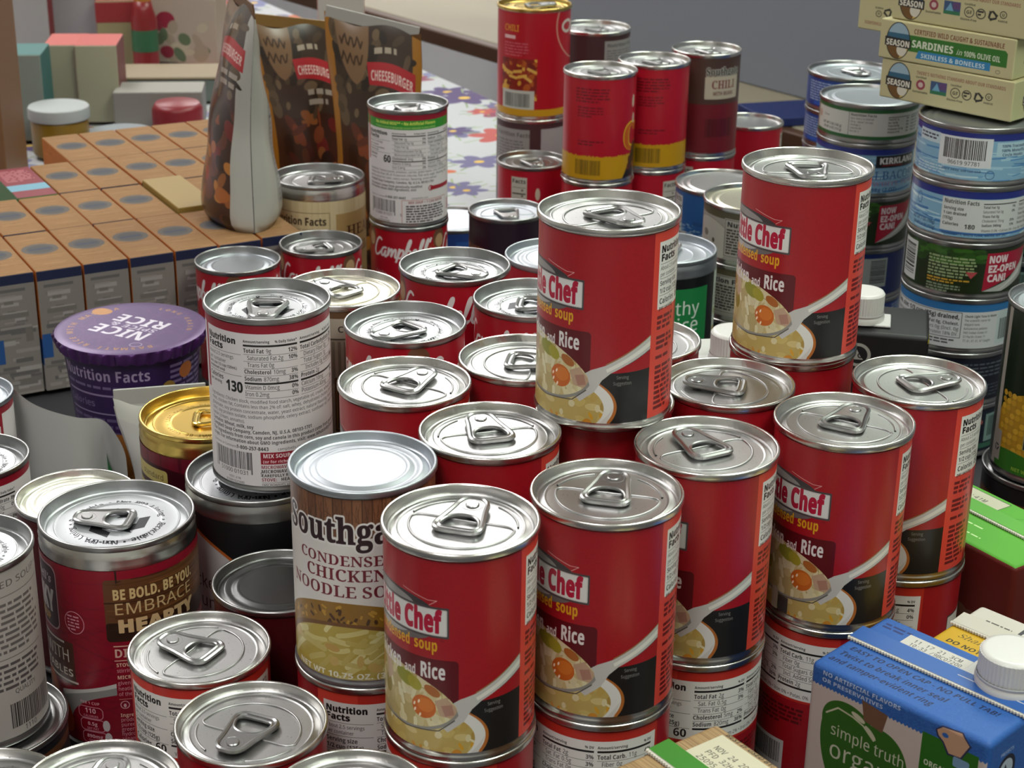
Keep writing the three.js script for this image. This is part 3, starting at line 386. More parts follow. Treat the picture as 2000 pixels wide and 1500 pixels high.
// tuna, chicken and other short tins
const seaBase = (g, w, h) => { rect(g, -w / 2, 0, w, h, '#7fa9c4'); for (let i = 0; i < 120; i++) { const y = rr(8, h); path(g, [[rr(-w / 2, w / 2), y], [rr(-w / 2, w / 2) * 0.2 + rr(-w / 2, w / 2) * 0.8, y + rr(-2, 2)]].map(([a, b], k, q) => k ? [q[0][0] + rr(8, 34), b] : [a, b]), ['#4f86b8', '#9fc3d4', '#6c9cc0', '#b4cfd8', '#3f74a8'][i % 5], rr(0.5, 1.8)); } };
const seaTex = (s, kind) => lab(s, 7, '#7fa9c4', (g, w, h) => {
  const d = g.d; seaBase(g, w, h); rect(g, -w / 2, 0, w, 5, '#23307e');
  if (kind === 'bar') { rect(g, d(-66), 3, d(30), 8, '#b9c9d0'); micro(g, d(-64), 5, d(26), 2, 2.4, '#445'); rect(g, d(-36), 3.4, d(52), 21, '#cfd2d4'); bars(g, d(-31), 5, d(40), 14); tx(g, '96619 97781', d(-10), 23, 4, { a: 'center', w: '' }); tx(g, 'Store away; use can end', d(-12), 27.6, 2.4, { a: 'center', c: '#2c4668' }); rect(g, d(20), 6, d(80), 10, '#a9c6d2'); tx(g, '✓ 100% Traceable from Sea to Shelf', d(22), 9.4, 2.8, { c: '#22395c' }); tx(g, '✓ 100% Monofilament Line &', d(22), 12.6, 2.8, { c: '#22395c' }); tx(g, 'Circle Hooks', d(26), 15.6, 2.8, { c: '#22395c' }); ring(g, d(16), 29, 3, 3, '#3e5f84', 0.5); micro(g, d(-66), 26, d(40), 3, 2, '#c5d4da', 0.4); }
  if (kind === 'nf') { ring(g, d(-55), 11, 2.4, 4, '#3b5e92', 0.6); tx(g, 'NET WT 7 OZ (198g)', d(-48), 27, 3.4, { c: '#2a4462', sx: 0.75, a: 'center' }); tx(g, 'DR WT 5.4 OZ (153g)', d(-47), 31, 3.2, { c: '#2a4462', sx: 0.75, a: 'center' }); rect(g, d(-26), 5.4, d(120), 24, '#c8cbca'); tx(g, 'Nutrition Facts', d(-24), 9.6, 4, { mw: d(34) }); ['Serving size', '1 can drained', '(153g)'].forEach((s, i) => tx(g, s, d(-24), 14 + i * 3.6, 3, { sx: 0.85 })); tx(g, 'Calories', d(-24), 25.4, 3, {}); tx(g, '180', d(8), 27, 4.6, { a: 'right' }); for (let k = 0; k < 2; k++) { rect(g, d(14 + k * 40), 8, d(36), 0.7, '#222'); [['Total Fat 1g', '1%'], ['Saturated Fat 0g', '0%'], ['Trans Fat 0g', ''], ['Cholesterol 75mg', '25%'], ['Sodium 340mg', '15%']].forEach(([a, b], i) => { tx(g, k ? ['Total Carbohydrate 0g', 'Dietary Fiber 0g', 'Total Sugars 0g', 'Added Sugars 0g', 'Protein 42g'][i] : a, d(14 + k * 40), 11.6 + i * 3.3, 2.6, { sx: 0.8, w: i % 2 ? '' : 'bold' }); tx(g, b, d(49 + k * 40), 11.6 + i * 3.3, 2.6, { a: 'right', sx: 0.8 }); }); } tx(g, 'Vitamin D 0% • Calcium 0% • Iron 4% • Potassium 8%', d(14), 28.6, 2.5, { w: '', sx: 0.8 }); rect(g, d(-26), 29.6, d(120), 1.6, '#3a6aa8'); tx(g, 'INGREDIENTS: WHITE TUNA, WATER, SEA SALT', d(-24), 32, 2.2, { c: '#22395c' }); }
  if (kind === 'alb') { rect(g, d(-6), 5.4, d(60), 10.4, '#17161a'); tx(g, 'KIRKLAND', d(-2), 12.6, 7.4, { c: '#d6d6d6', mw: d(54), bold: 0.3 }); path(g, [[d(2), 14], [d(14), 13.4], [d(30), 14.2]], '#a3242c', 0.6); tx(g, 'ALBACORE', d(-17), 26, 10, { f: 'serif', c: '#2b5490', w: '', mw: d(78) }); tx(g, 'SOLID WHITE TUNA', d(-42), 31.6, 5, { f: 'serif', c: '#9b7a94', mw: d(100) }); tx(g, 'NET WT 198g (7 OZ)', d(-40), 36.4, 4.4, { c: '#24467a', mw: d(64) }); }
});
M.seaBar = paper(seaTex('tunaR', 'bar'), 0.3); M.seaNF = paper(seaTex('tunaR', 'nf'), 0.3); M.seaAlb = paper(seaTex('tuna', 'alb'), 0.3);
const ezTex = (s) => lab(s, 7, '#1e2a14', (g, w, h) => {
  const d = g.d; for (let i = 0; i < 80; i++) oval(g, d(rr(-60, 20)), rr(0, 11), rr(2, 6), rr(1, 3), ['#2d4f1e', '#35601f', '#244016'][i % 3]); rect(g, d(-76), 2, d(26), h - 4, '#c6c8c6'); for (let y = 5; y < h - 6; y += rr(0.8, 1.8)) rect(g, d(-73), y, d(20), rr(0.3, 0.9), '#1c1c1c');
  micro(g, d(-34), 7, d(50), 7, 2.3, '#8a9a70', 0.6); poly(g, [[d(4), 17], [d(16), 17], [d(10), 22]], '#a8454a'); micro(g, d(-34), 23.4, d(44), 2, 2, '#b98f2c', 0.6); micro(g, d(-34), 28, d(38), 3, 2, '#7f8c72', 0.6);
  poly(g, [[d(24), 3], [d(86), 3], [d(66), 18], [d(22), h - 2]], '#9e1230'); poly(g, [[d(86), 6], [d(92), 8], [d(78), 24], [d(44), 32], [d(22), h - 2], [d(52), 24]], '#a8a9a6'); poly(g, [[d(86), 8], [d(78), 20], [d(52), 27], [d(38), 32], [d(60), 22]], '#c9cac6');
  tx(g, 'NOW', d(26), 10.4, 7.2, { c: '#d6c9cb', mw: d(22), bold: 0.4 }); tx(g, 'EZ-OPEN', d(26), 17.4, 7.2, { c: '#d6c9cb', mw: d(37), bold: 0.4 }); tx(g, 'CAN!', d(26), 24.2, 7.2, { c: '#d6c9cb', mw: d(22), bold: 0.4 }); ring(g, d(84), 26, 1.6, 4, '#8fae7c', 0.8, 14); blobs(g, d(88), 4, d(80), h, 40, ['#3c7a24', '#2c5a1c', '#4c8a2c'], 3, 8);
});
M.ezR = paper(ezTex('tunaR'), 0.33); M.ezL = paper(ezTex('tuna'), 0.33);
M.lightTuna = paper(lab('tunaR', 8, '#c2c4c6', (g, w, h) => { const d = g.d; rect(g, -w / 2, 0, w, 5.6, '#2a6ba4'); g.strokeStyle = '#333'; g.lineWidth = 0.4; g.strokeRect(d(-80), 6.4, d(86), 19); tx(g, 'Serv. size: 1/3 cup (85g) drained,', d(4), 11.4, 4.4, { a: 'right', mw: d(84), bold: 0.15 }); ['Total Fat 1g (1% DV), Trans Fat 0g, Cholest.', '25mg (8% DV), Total Sugars 0g (Incl. 0g', 'Calcium 0% DV, Iron 8% DV, Protein 18% DV.'].forEach((s, i) => tx(g, s, d(4), 16 + i * 4, 3.3, { w: i ? '' : 'bold', a: 'right', mw: d(84) })); micro(g, d(-40), 27, d(44), 2, 2.2, '#444', 0.5); ['Chunk Light Tuna in Water', 'The scientific name for', 'skipjack tuna', 'Katsuwonus pelamis', 'FAO Indian Ocean 51', '57 Pacific Ocean 71', '77, 61, 87, 81, 67 Caught'].forEach((s, i) => tx(g, s, d(9), 9.6 + i * 3.1, 2.4, { w: i ? '' : 'bold', sx: 0.8 })); rect(g, d(44), 6, d(30), h - 8, '#b4c2c2'); bars(g, d(48), 12, d(22), 16); }), 0.35);
M.navyTuna = paper(lab('tunaR', 7, '#0d1220', (g, w, h) => { const d = g.d; for (const o of [0, 150]) { rect(g, d(o - 84), 3, d(52), 17, '#4d6f94'); micro(g, d(o - 82), 4.4, d(48), 6, 2.5, '#1c2c44', 0.55); micro(g, d(o - 28), 4, d(110), 4, 3, '#4a5058', 0.45); micro(g, d(o - 28), 17, d(90), 1, 3, '#7a5a22', 0.5); micro(g, d(o - 28), 21, d(100), 4, 2.6, '#3a4048', 0.45); } oval(g, d(70), 14, 2, 2, '#8a4a44'); rect(g, d(76), 22, d(6), 5, '#8a9494', 1); }), 0.35);
M.navyBar = paper(lab('tunaR', 6, '#0d1624', (g, w, h) => { const d = g.d; for (const o of [0, 120, -120]) { rect(g, d(o + 46), 4, d(30), 22, '#6f8a84'); bars(g, d(o + 50), 6, d(22), 16, '#14201e'); rect(g, d(o + 40), 27, d(44), 4, '#2e5a48'); micro(g, d(o - 50), 6, d(80), 7, 3, '#39424c', 0.4); oval(g, d(o + 40), 10, 2, 2, '#8a4a44'); } }), 0.35);
M.greenTuna = paper(lab('tunaS', 8, '#275a30', (g, w, h) => { const d = g.d; rect(g, d(-84), 3, d(172), 19.4, '#c0c0ba'); rect(g, d(-84), 3, d(8), 20, '#8a6a4c'); oval(g, d(-70), 10, 3, 3.4, '#b99a86'); tx(g, 'Clover', d(-60), 10, 2.6, { c: '#444', w: '' }); tx(g, 'NET WT 5 OZ (142 g)', d(-46), 17, 3, { a: 'center', sx: 0.8 }); tx(g, 'DR WT 4 OZ (113 g)', d(-45), 20.4, 3, { a: 'center', sx: 0.8 }); rect(g, d(-22), 3, 0.4, 20, '#444'); tx(g, 'Nutrition Facts', d(-20), 6, 3, {}); ['Serv. Size 2 oz drained', '(56 g – about 1/4 cup)', 'Servings 2', 'Calories 60', 'Fat Cal. 5'].forEach((s, i) => tx(g, s, d(-20), 8.8 + i * 2.7, 2.3, { w: '', sx: 0.85 })); for (let k = 0; k < 2; k++) { rect(g, d(24 + k * 34), 6, d(31), 0.5, '#222'); for (let i = 0; i < 5; i++) { tx(g, k ? ['Monounsat. Fat 0g', 'Cholest. 25mg', 'Sodium 180mg', 'Total Carb 0g', 'Protein 13g'][i] : ['Total Fat 1g', 'Sat. Fat 0g', 'Trans Fat 0g', 'Polyunsat. Fat 0g', 'Vitamin A 0%'][i], d(24 + k * 34), 8.8 + i * 2.7, 2.3, { sx: 0.8 }); tx(g, '0%', d(54 + k * 34), 8.8 + i * 2.7, 2.3, { a: 'right' }); } } }), 0.35);
M.blueTuna = paper(lab('tunaS', 7, '#23418a', (g, w, h) => { const d = g.d; for (const o of [0, 120, -120]) { micro(g, d(o - 62), 3, d(54), 8, 2.3, '#9fb0cc', 0.5); rect(g, d(o + 4), 8, d(40), 14, '#2c5aa8'); rect(g, d(o - 50), 21, d(44), 3, '#2a58b4'); } }), 0.35);
M.navyCirc = paper(lab('tuna', 6, '#14265c', (g, w, h) => { const d = g.d; for (const o of [0, 120, -120]) { for (const [a, y] of [[-30, 9], [-8, 9], [-30, 20], [-8, 20]]) { ring(g, d(o + a), y, 3.4, 3, '#5a70a8', 0.5); rect(g, d(o + a) - 2.4, y - 0.6, 4.8, 1.2, '#8494bc'); } rect(g, d(o + 10), 4, d(32), 26, '#98a09c'); for (let y = 6; y < 27; y += 1.5) rect(g, d(o + 20), y, d(20), rr(0.4, 1), '#15181c'); } }), 0.35);
M.bluCan = paper(lab('blu', 5, '#1c4f88', (g, w, h) => { const d = g.d; g.fillStyle = '#a7a6a2'; g.fillRect(-w / 2, 34, w, h); for (let i = 0; i < 400; i++) oval(g, rr(-w / 2, w / 2), 27 + rr(0, 9), rr(1, 4), rr(0.5, 1.2), i % 2 ? '#1c4f88' : '#6f8ba4'); rect(g, d(-80), 4, d(24), 60, '#b5b4b0'); tx(g, 'Facts', d(-58), 9.4, 6, { a: 'right' }); for (let y = 13; y < 60; y += 4.6) { rect(g, d(-66), y, d(9), 1, '#333'); oval(g, d(-62), y + 2, 0.8, 0.9, '#222'); } ['SOLID', 'ALL WHITE', 'MEAT CHICKEN', 'PRODUCT', 'CONTAINS'].forEach((s, i) => tx(g, s, d(10), 16 + i * 5.4, 4.6, { c: '#123a66', a: 'right' })); tx(g, 'PRODUCT OF', d(-8), 49, 4.6, { c: '#3a3633', a: 'right', mw: d(44) }); }), 0.4);
M.chickLab = paper(lab('chick', 7, '#8f8c84', (g, w, h) => { const d = g.d; rect(g, -w / 2, 0, w, 6, '#4b4630'); for (const o of [0, 180]) { g.fillStyle = '#a8a49a'; g.beginPath(); g.ellipse(d(o - 56), 26, d(36), 18, 0, 0, 7); g.fill(); ring(g, d(o - 56), 26, d(36), 18, '#6a665c', 0.4); oval(g, d(o - 62), 22, 4, 3, '#6a665c'); oval(g, d(o - 46), 26, 1.6, 2, '#4a463c'); rect(g, d(o - 30), 5, d(96), 32, '#9c9990'); g.strokeStyle = '#3a372f'; g.lineWidth = 0.4; g.strokeRect(d(o - 29), 6, d(92), 30); tx(g, 'Nutrition Facts', d(o - 27), 11.6, 5.6, { mw: d(70), bold: 0.2 }); micro(g, d(o - 27), 13.4, d(84), 9, 2.4, '#35322b', 0.6); } }), 0.45);
M.kirk = paper(lab('chick', 6, '#1a1715', (g, w, h) => { const d = g.d; for (const o of [0, 120, -120]) { tx(g, 'KIRKLAND', d(o - 50), 17, 9, { c: '#8c8880', mw: d(84) }); micro(g, d(o - 50), 22, d(70), 4, 2.4, '#5a564e', 0.4); } }), 0.4);
M.healthy = paper(lab('big', 7, '#111315', (g, w, h) => { const d = g.d; for (const o of [0]) { rect(g, d(o - 60), 8, d(88), 46, '#1d7a42'); tx(g, 'Healthy', d(o + 16), 29, 15, { w: '', c: '#d3dcd4', a: 'right' }); tx(g, 'Choice', d(o + 16), 43, 16, { w: '', c: '#d3dcd4', a: 'right' }); oval(g, d(o - 28), 32, 3, 1.6, '#c8a23a', -24); tx(g, 'Chicken', d(o + 14), 66, 10, { c: '#d8d8d6', a: 'right' }); tx(g, 'Noodle Soup', d(o + 34), 78, 10.4, { c: '#d8d8d6', a: 'right' }); rect(g, d(o - 30), 84, d(50), 0.8, '#a08a3a'); rect(g, d(o + 44), 0, d(70), h, '#bfc8bc'); for (let i = 0; i < 22; i++) { oval(g, d(o + rr(48, 110)), rr(30, 100), rr(2, 5), rr(2, 4), ['#c9a23a', '#d2b85a', '#8a9a4a'][i % 3]); } micro(g, d(o + 48), 12, d(60), 6, 3, '#8a8f84', 0.6); } }), 0.35);
M.corn = paper(lab('fat', 6, '#10200f', (g, w, h) => { const d = g.d; rect(g, d(-84), 0, d(8), h, '#9a958c'); g.save(); g.beginPath(); g.rect(d(-76), 0, d(180), h); g.clip(); oval(g, d(-34), 78, d(46), 28, '#a07a1c'); for (let r = 0; r < 12; r++) for (let c = 0; c < 12; c++) oval(g, d(-70 + c * 6.6), 54 + r * 4.4, 2, 1.9, ['#b88f24', '#a8801e', '#c49a2c'][(r + c) % 3]); g.fillStyle = '#2f6a1c'; g.beginPath(); g.moveTo(d(-76), 92); g.quadraticCurveTo(d(-40), 84, d(10), 104); g.lineTo(d(-76), 104); g.fill(); g.restore(); rect(g, d(-40), 26, d(90), 60, '#0c150c'); g.strokeStyle = '#7f8a7a'; g.lineWidth = 0.5; g.strokeRect(d(-40), 26, d(90), 60); rect(g, d(-46), 6, d(60), 26, '#3c7ab0', 3); rect(g, d(-80), 80, d(12), 20, '#9a958c'); for (let k = 0; k < 3; k++) path(g, [[d(-74) + Math.cos(k * 2.1) * 2, 92 + Math.sin(k * 2.1) * 2], [d(-74) + Math.cos(k * 2.1 + 1.2) * 2, 92 + Math.sin(k * 2.1 + 1.2) * 2]], '#1a1a18', 1); tx(g, 'NET WT', d(-50), 102, 3.4, { c: '#8aa83a' }); }), 0.35);
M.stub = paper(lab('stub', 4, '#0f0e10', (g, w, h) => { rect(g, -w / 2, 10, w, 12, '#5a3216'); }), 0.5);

// chili tins at the back
const chiliText = (g, d, o, top) => { micro(g, d(o - 40), top, d(58), 5, 2.8, '#6f0d18', 0.55); micro(g, d(o - 36), top + 17, d(44), 4, 2.6, '#6f0d18', 0.5); micro(g, d(o - 34), top + 48, d(46), 2, 2.8, '#6f0d18', 0.5); };
M.chiliGold = paper(lab('fat', 6, '#a80f22', (g, w, h) => { const d = g.d; rect(g, -w / 2, h - 7, w, 7, '#bd8f1c'); tx(g, 'CHILI', d(-52), 19, 9, { c: '#c98a1e', mw: d(28) }); micro(g, d(-52), 23, d(34), 1, 6, '#cfa8a8', 0.6); micro(g, d(-52), 30, d(46), 5, 3, '#b8505c', 0.5); g.save(); g.beginPath(); g.rect(d(-58), 46, d(64), 42); g.clip(); rect(g, d(-58), 46, d(64), 42, '#7d1c14'); blobs(g, d(-58), 46, d(64), 42, 50, ['#c08a2c', '#a8521c', '#6b1a12', '#d0a040', '#8c2c18'], 2, 6); for (let i = 0; i < 7; i++) path(g, [[d(-56 + i * 8), 60 + rr(-6, 6)], [d(-44 + i * 8), 66 + rr(-8, 8)]], '#cfa24a', 3); g.restore(); rect(g, d(-56), 78, d(58), 19, '#b7b9b2'); bars(g, d(-50), 81, d(44), 14, '#3b4340'); g.strokeStyle = '#c08a7a'; g.lineWidth = 1.6; g.beginPath(); g.arc(d(92), 14, d(54), 1.2, 4.0); g.stroke(); oval(g, d(64), 15, 10, 7, '#c4bcb4'); oval(g, d(64), 15, 7, 4, '#a82a30'); }), 0.35);
M.chiliBrown = paper(lab('fat', 5, '#41262a', (g, w, h) => { const d = g.d; rect(g, d(-74), 6, d(70), 86, '#8c8a88'); tx(g, 'Nutrition Facts', d(-70), 14, 6, { c: '#4c484a' }); micro(g, d(-70), 18, d(60), 22, 3.2, '#6a6668', 0.5); rect(g, d(14), 5, d(60), 70, '#9a9698'); rect(g, -w / 2, h - 8, w, 8, '#7a1c2a'); }), 0.5);
const chiliRed = (o) => lab('chili', 6, '#ad1026', (g, w, h) => { const d = g.d; if (o.yellow) { rect(g, -w / 2, h - 21, w, 21, '#c08f12'); for (let i = 0; i < 120; i++) rect(g, d(i * 3 - 180), h - 21 - rr(0, 1.4), d(3), 2, '#c08f12'); bars(g, d(-38), h - 18, d(42), 14, '#4c3a10'); } if (o.text) chiliText(g, d, 0, 8); if (o.C) { for (const [c, b, ds] of [['#d9b21c', 2.4, 0], ['#c05a18', 0.4, 0.6]]) tx(g, 'C', d(o.C), 66 + ds, 34, { c, a: 'center', bold: b, f: 'serif' }); g.fillStyle = '#231a1e'; g.beginPath(); g.moveTo(d(o.C + 8), 60); g.quadraticCurveTo(d(o.C - 4), 80, d(o.C - 18), h); g.lineTo(d(o.C + 60), h); g.lineTo(d(o.C + 60), 60); g.fill(); blobs(g, d(o.C - 4), 74, d(50), h - 76, 24, ['#6b2c22', '#8c4a30', '#4c2018'], 2, 4); oval(g, d(o.C + 6), 22, 2.4, 6, '#c9b9a4'); oval(g, d(o.C + 8), 38, 2, 5, '#c9b9a4'); } if (o.nf !== undefined) { rect(g, d(o.nf), 6, d(28), 74, '#b9b2a8'); tx(g, 'Facts', d(o.nf + 26), 12, 5.6, { a: 'right' }); for (let y = 16; y < 76; y += 5.6) { rect(g, d(o.nf + 2), y, d(24), y % 3 < 1 ? 1.2 : 0.4, '#3a3430'); oval(g, d(o.nf + 20), y + 2.6, 1, 0.9, '#3a3430'); } } });
M.chiliQ = paper(chiliRed({ yellow: 1, text: 1, C: 62 }), 0.35); M.chiliN = paper(chiliRed({ yellow: 1, text: 1, C: 96, nf: -78 }), 0.35); M.chiliLow = paper(chiliRed({ C: 70, nf: 30 }), 0.38);
M.chiliSouth = paper(lab('soup', 6, '#4a1b20', (g, w, h) => { const d = g.d; rect(g, -w / 2, 0, w, 50, '#4b332c'); rect(g, -w / 2, 44, w, h, '#6e1822'); rect(g, d(-66), 6, d(34), 20, '#a8888a'); micro(g, d(-62), 9, d(26), 5, 3, '#7c4a50', 0.5); tx(g, 'Southgate', d(34), 16, 10, { f: 'serif', c: '#b9b0a6', a: 'center', mw: d(66), bold: 1.4 }); tx(g, 'Southgate', d(34), 16, 10, { f: 'serif', c: '#26302c', a: 'center', mw: d(66), bold: 0.2 }); rect(g, d(0), 17, d(66), 22, '#b8ab98', 1); tx(g, 'CHILI', d(34), 29, 11, { f: 'serif', c: '#6e2428', a: 'center', mw: d(46) }); tx(g, 'WITH BEANS', d(34), 35.4, 5, { c: '#5a2a28', a: 'center', mw: d(40) }); bars(g, d(4), 58, d(52), 18, '#3a0f16'); }), 0.4);
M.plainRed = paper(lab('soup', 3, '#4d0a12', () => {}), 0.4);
// ---------------------------------------------------------------- the cans
const H1 = 0.1001;
const LOW = 'red rice soup cans of the bottom layer';
const chefCan = (l, x, z, lvl, turn, tab, g) => can({ n: 'soup_can', l, s: 'soup', x, z, y: lvl * H1, m: M.chef, turn, tab: tab || [0.2, -1], g });
// two-layer block of red chicken and rice soup: [label of the upper can, label of the can under it, x, z, turn, tab, turn below]
for (const [up, low, x, z, turn, tab, lt] of [
  ['red chicken and rice soup can standing beside the white chicken noodle can', 'red soup can under the one beside the white noodle can', -0.021, -0.6543, 0, [31, -100], -175],
  ['red chicken and rice soup can with its lid mirroring red, touching the white-lidded front one', 'red soup can, nutrition panel half hidden by the can in front, over the tan carton', 0.0425, -0.6836, -2, [26, -107], -150],
  ['red chicken and rice soup can between two others, chef panel hidden, tab slanting left', 'red soup can behind the tan carton, its white nutrition panel facing out', 0.0915, -0.7344, -2.6, [-48, -88], -99],
  ['red chicken and rice soup can above the blue broth carton, label torn at the foot', 'red soup can beside the blue carton, daily value column showing', 0.1614, -0.7671, 4, [38, -67], -189],
  ['red chicken and rice soup can next to the green carton, nutrition strip in full view', 'red soup can behind the white and yellow carton', 0.2089, -0.8198, -12.6, [70, -21], -178],
  ['red soup can with a bright white lid right behind the white noodle can', 'red soup can hidden under the white-lidded one behind the noodle can', -0.0101, -0.7477, -4, [-25, -79], 60],
  ['red soup can with a dull lid in front of a script-named can', 'red soup can hidden under the dull-lidded one in front of the script-named can', -0.0545, -0.8072, -27, [43, -69], 40],
  ['red soup can whose lid is half covered by the tall middle can, tab pointing right', 'red soup can hidden under the half-covered one by the tall middle can', 0.0055, -0.8425, 60, [1, 0.15], 80],
  ['red soup can with a brownish lid in front of the tall right can', 'red soup can hidden under the brownish-lidded one', 0.1101, -0.8126, 58, [-100, -22], 80],
  ['red soup can of which a sliver of lid shows behind the tall middle can', 'red soup can hidden under the sliver of lid behind the tall middle can', 0.068, -0.873, 40, [-1, 0.6], 50],
]) { chefCan(low, x, z, 0, lt, undefined); const c = chefCan(up, x, z, 1, turn, tab);
  if (/torn/.test(up)) { const a = -46 * D2R + Math.atan2(-x, -z), mk = (n, th, y, h, r, col, mt) => { const m = part(n, new THREE.CylinderGeometry(r, r, h, 8, 1, true, a + th[0], th[1]), std(col, 0.5, mt, { side: THREE.DoubleSide }), c, n === 'bare_patch' ? 'bare steel where the label is torn' : 'curled scrap of torn label'); m.position.y = y; }; mk('bare_patch', [0, 0.2], 0.0085, 0.0085, 0.0333, '#6f6c6a', 0.9); mk('label_scrap', [-0.12, 0.13], 0.0105, 0.012, 0.0339, '#b5aa94', 0); } }
// the two that stand a layer higher
chefCan('red soup can at the bottom under the tall middle stack', 0.0465, -0.7875, 0, 70); chefCan('dark red soup can directly under the tall middle can', 0.0465, -0.7875, 1, 70);
chefCan('red chicken and rice soup can on top of the middle of the block', 0.0445, -0.7796, 2, -10, [42, 67]);
chefCan('red soup can at the bottom under the tall right stack', 0.1511, -0.8692, 0, 70); chefCan('dark red soup can directly under the tall right can', 0.1511, -0.8692, 1, 70);
chefCan('red chicken and rice soup can standing highest before the tuna tins', 0.1511, -0.8667, 2, -1.5, [0, 1]);
// white chicken noodle can on a red one
chefCan('red soup can under the white chicken noodle can', -0.0674, -0.7106, 0, -94.5);
can({ l: 'chicken noodle soup can with a wood-plank band and a plain beaded lid', s: 'soup', x: -0.0674, z: -0.7106, y: H1, m: M.south, turn: -17, lid: 'plain', lidMat: M.grey, metal: M.grey });
// single red cans of the front row, lids up
chefCan('red soup can with its tab pointing left, in front of the be-bold can', -0.1475, -0.7128, 0, -130, [-83, -42]);
chefCan('red soup can in the front row with its tab pointing to the front', -0.1135, -0.6496, 0, 70, [-45, 110]);
chefCan('red soup can at the front corner below the be-bold can, tab pointing back', -0.1695, -0.6006, 0, 70, [0.1, -1]);
chefCan('red soup can in the front row below the white noodle can, tab slanting left', -0.0645, -0.5965, 0, 70, [-1, -0.8]);
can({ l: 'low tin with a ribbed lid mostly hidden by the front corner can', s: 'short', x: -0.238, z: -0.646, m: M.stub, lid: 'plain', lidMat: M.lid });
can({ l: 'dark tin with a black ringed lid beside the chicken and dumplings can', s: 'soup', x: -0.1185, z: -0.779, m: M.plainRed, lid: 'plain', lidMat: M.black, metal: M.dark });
// script-named soup cans
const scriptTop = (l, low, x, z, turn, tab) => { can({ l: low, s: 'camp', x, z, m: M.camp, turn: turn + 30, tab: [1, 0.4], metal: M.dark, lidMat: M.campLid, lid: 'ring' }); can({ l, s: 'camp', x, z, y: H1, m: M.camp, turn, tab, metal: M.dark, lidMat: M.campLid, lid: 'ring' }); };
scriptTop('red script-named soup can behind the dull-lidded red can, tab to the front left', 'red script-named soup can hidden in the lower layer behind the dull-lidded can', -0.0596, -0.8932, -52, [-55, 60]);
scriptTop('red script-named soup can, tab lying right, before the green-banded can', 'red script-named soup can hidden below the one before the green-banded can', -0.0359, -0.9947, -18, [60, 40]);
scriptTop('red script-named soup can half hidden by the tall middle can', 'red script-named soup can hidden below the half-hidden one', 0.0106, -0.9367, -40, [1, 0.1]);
can({ l: 'brown striped condensed soup can under another of its kind', s: 'soup', x: -0.0997, z: -0.9493, m: M.sed, turn: 20, tab: [-45, -43] });
can({ l: 'cream-lidded soup can with a brown striped label beside the white nutrition label', s: 'soup', x: -0.0997, z: -0.9493, y: H1, m: M.sed, turn: 24, tab: [-45, -43], lidMat: new THREE.MeshPhysicalMaterial({ map: dust('#d9d4c4'), metalness: 0.85, roughness: 0.36 }) });
can({ l: 'silver ring-lidded tin behind the script-named cans', s: 'soup', x: 0.028, z: -1.055, m: M.camp, turn: 180, lid: 'plain', lidMat: M.grey, metal: M.grey, y: H1 - 0.012 });
can({ l: 'tin hidden under the silver ring-lidded one', s: 'tuna', x: 0.028, z: -1.055, m: M.camp, turn: 180, lid: 'plain', lidMat: M.grey }).scale.y = 1.9148;
// white-label can on the black dumpling can
can({ l: 'black chicken and dumplings soup can with a rusty rim under the white-label can', s: 'big', x: -0.1394, z: -0.8635, m: M.darkLab, turn: 2, lid: 'ring', lidMat: M.campLid2, metal: M.dark, tab: [-1, 0.1] });
can({ l: 'soup can with a full white nutrition label standing on the black dumplings can', s: 'camp', x: -0.1315, z: -0.8671, y: 0.122, m: M.campNF, turn: 0, lid: 'ring', lidMat: M.campLid, metal: M.dark, tab: [0, 1] });
can({ l: 'dark red be-bold hearty soup can with shiny neck and arrows on the lid', s: 'big', x: -0.2066, z: -0.8094, m: M.chunk, turn: -12, lid: 'ring', lidMat: M.campLid2, metal: M.tin, rimMat: M.dark, tab: [-1, -0.05] });
can({ l: 'maroon soup can with a gold lid behind the be-bold can', s: 'big', x: -0.1815, z: -0.944, m: M.goldLab, turn: 0, lid: 'ring', lidMat: M.goldLid, metal: M.gold, tab: [1, -0.1], tabMat: M.gold });
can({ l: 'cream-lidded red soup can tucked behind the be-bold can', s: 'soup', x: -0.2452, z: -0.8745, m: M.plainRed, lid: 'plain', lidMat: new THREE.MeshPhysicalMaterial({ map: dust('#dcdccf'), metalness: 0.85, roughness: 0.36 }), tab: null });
can({ l: 'white-label soup can with a printed lid, cut by the edge beside the cream-lidded one', s: 'camp', x: -0.3195, z: -0.9232, m: M.campNF, turn: -36, lid: 'ring', lidMat: M.campLid, metal: M.dark, tab: [-0.1, 1] });
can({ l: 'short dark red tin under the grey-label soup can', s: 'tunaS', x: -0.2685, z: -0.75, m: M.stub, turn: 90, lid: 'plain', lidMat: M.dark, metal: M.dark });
can({ l: 'grey-label condensed soup can with a barcode, on a short tin beside the be-bold can', s: 'camp', x: -0.2685, z: -0.75, y: 0.0335, m: M.greyLab, turn: 22, lid: 'ring', lidMat: M.campLid, metal: M.dark, tab: [-0.5, 1] });
can({ l: 'green and white tin at the edge behind the white paper wrapper', s: 'soup', x: -0.355, z: -1.018, m: M.campVeg, turn: -40, lid: 'plain', lidMat: M.grey, metal: M.grey });
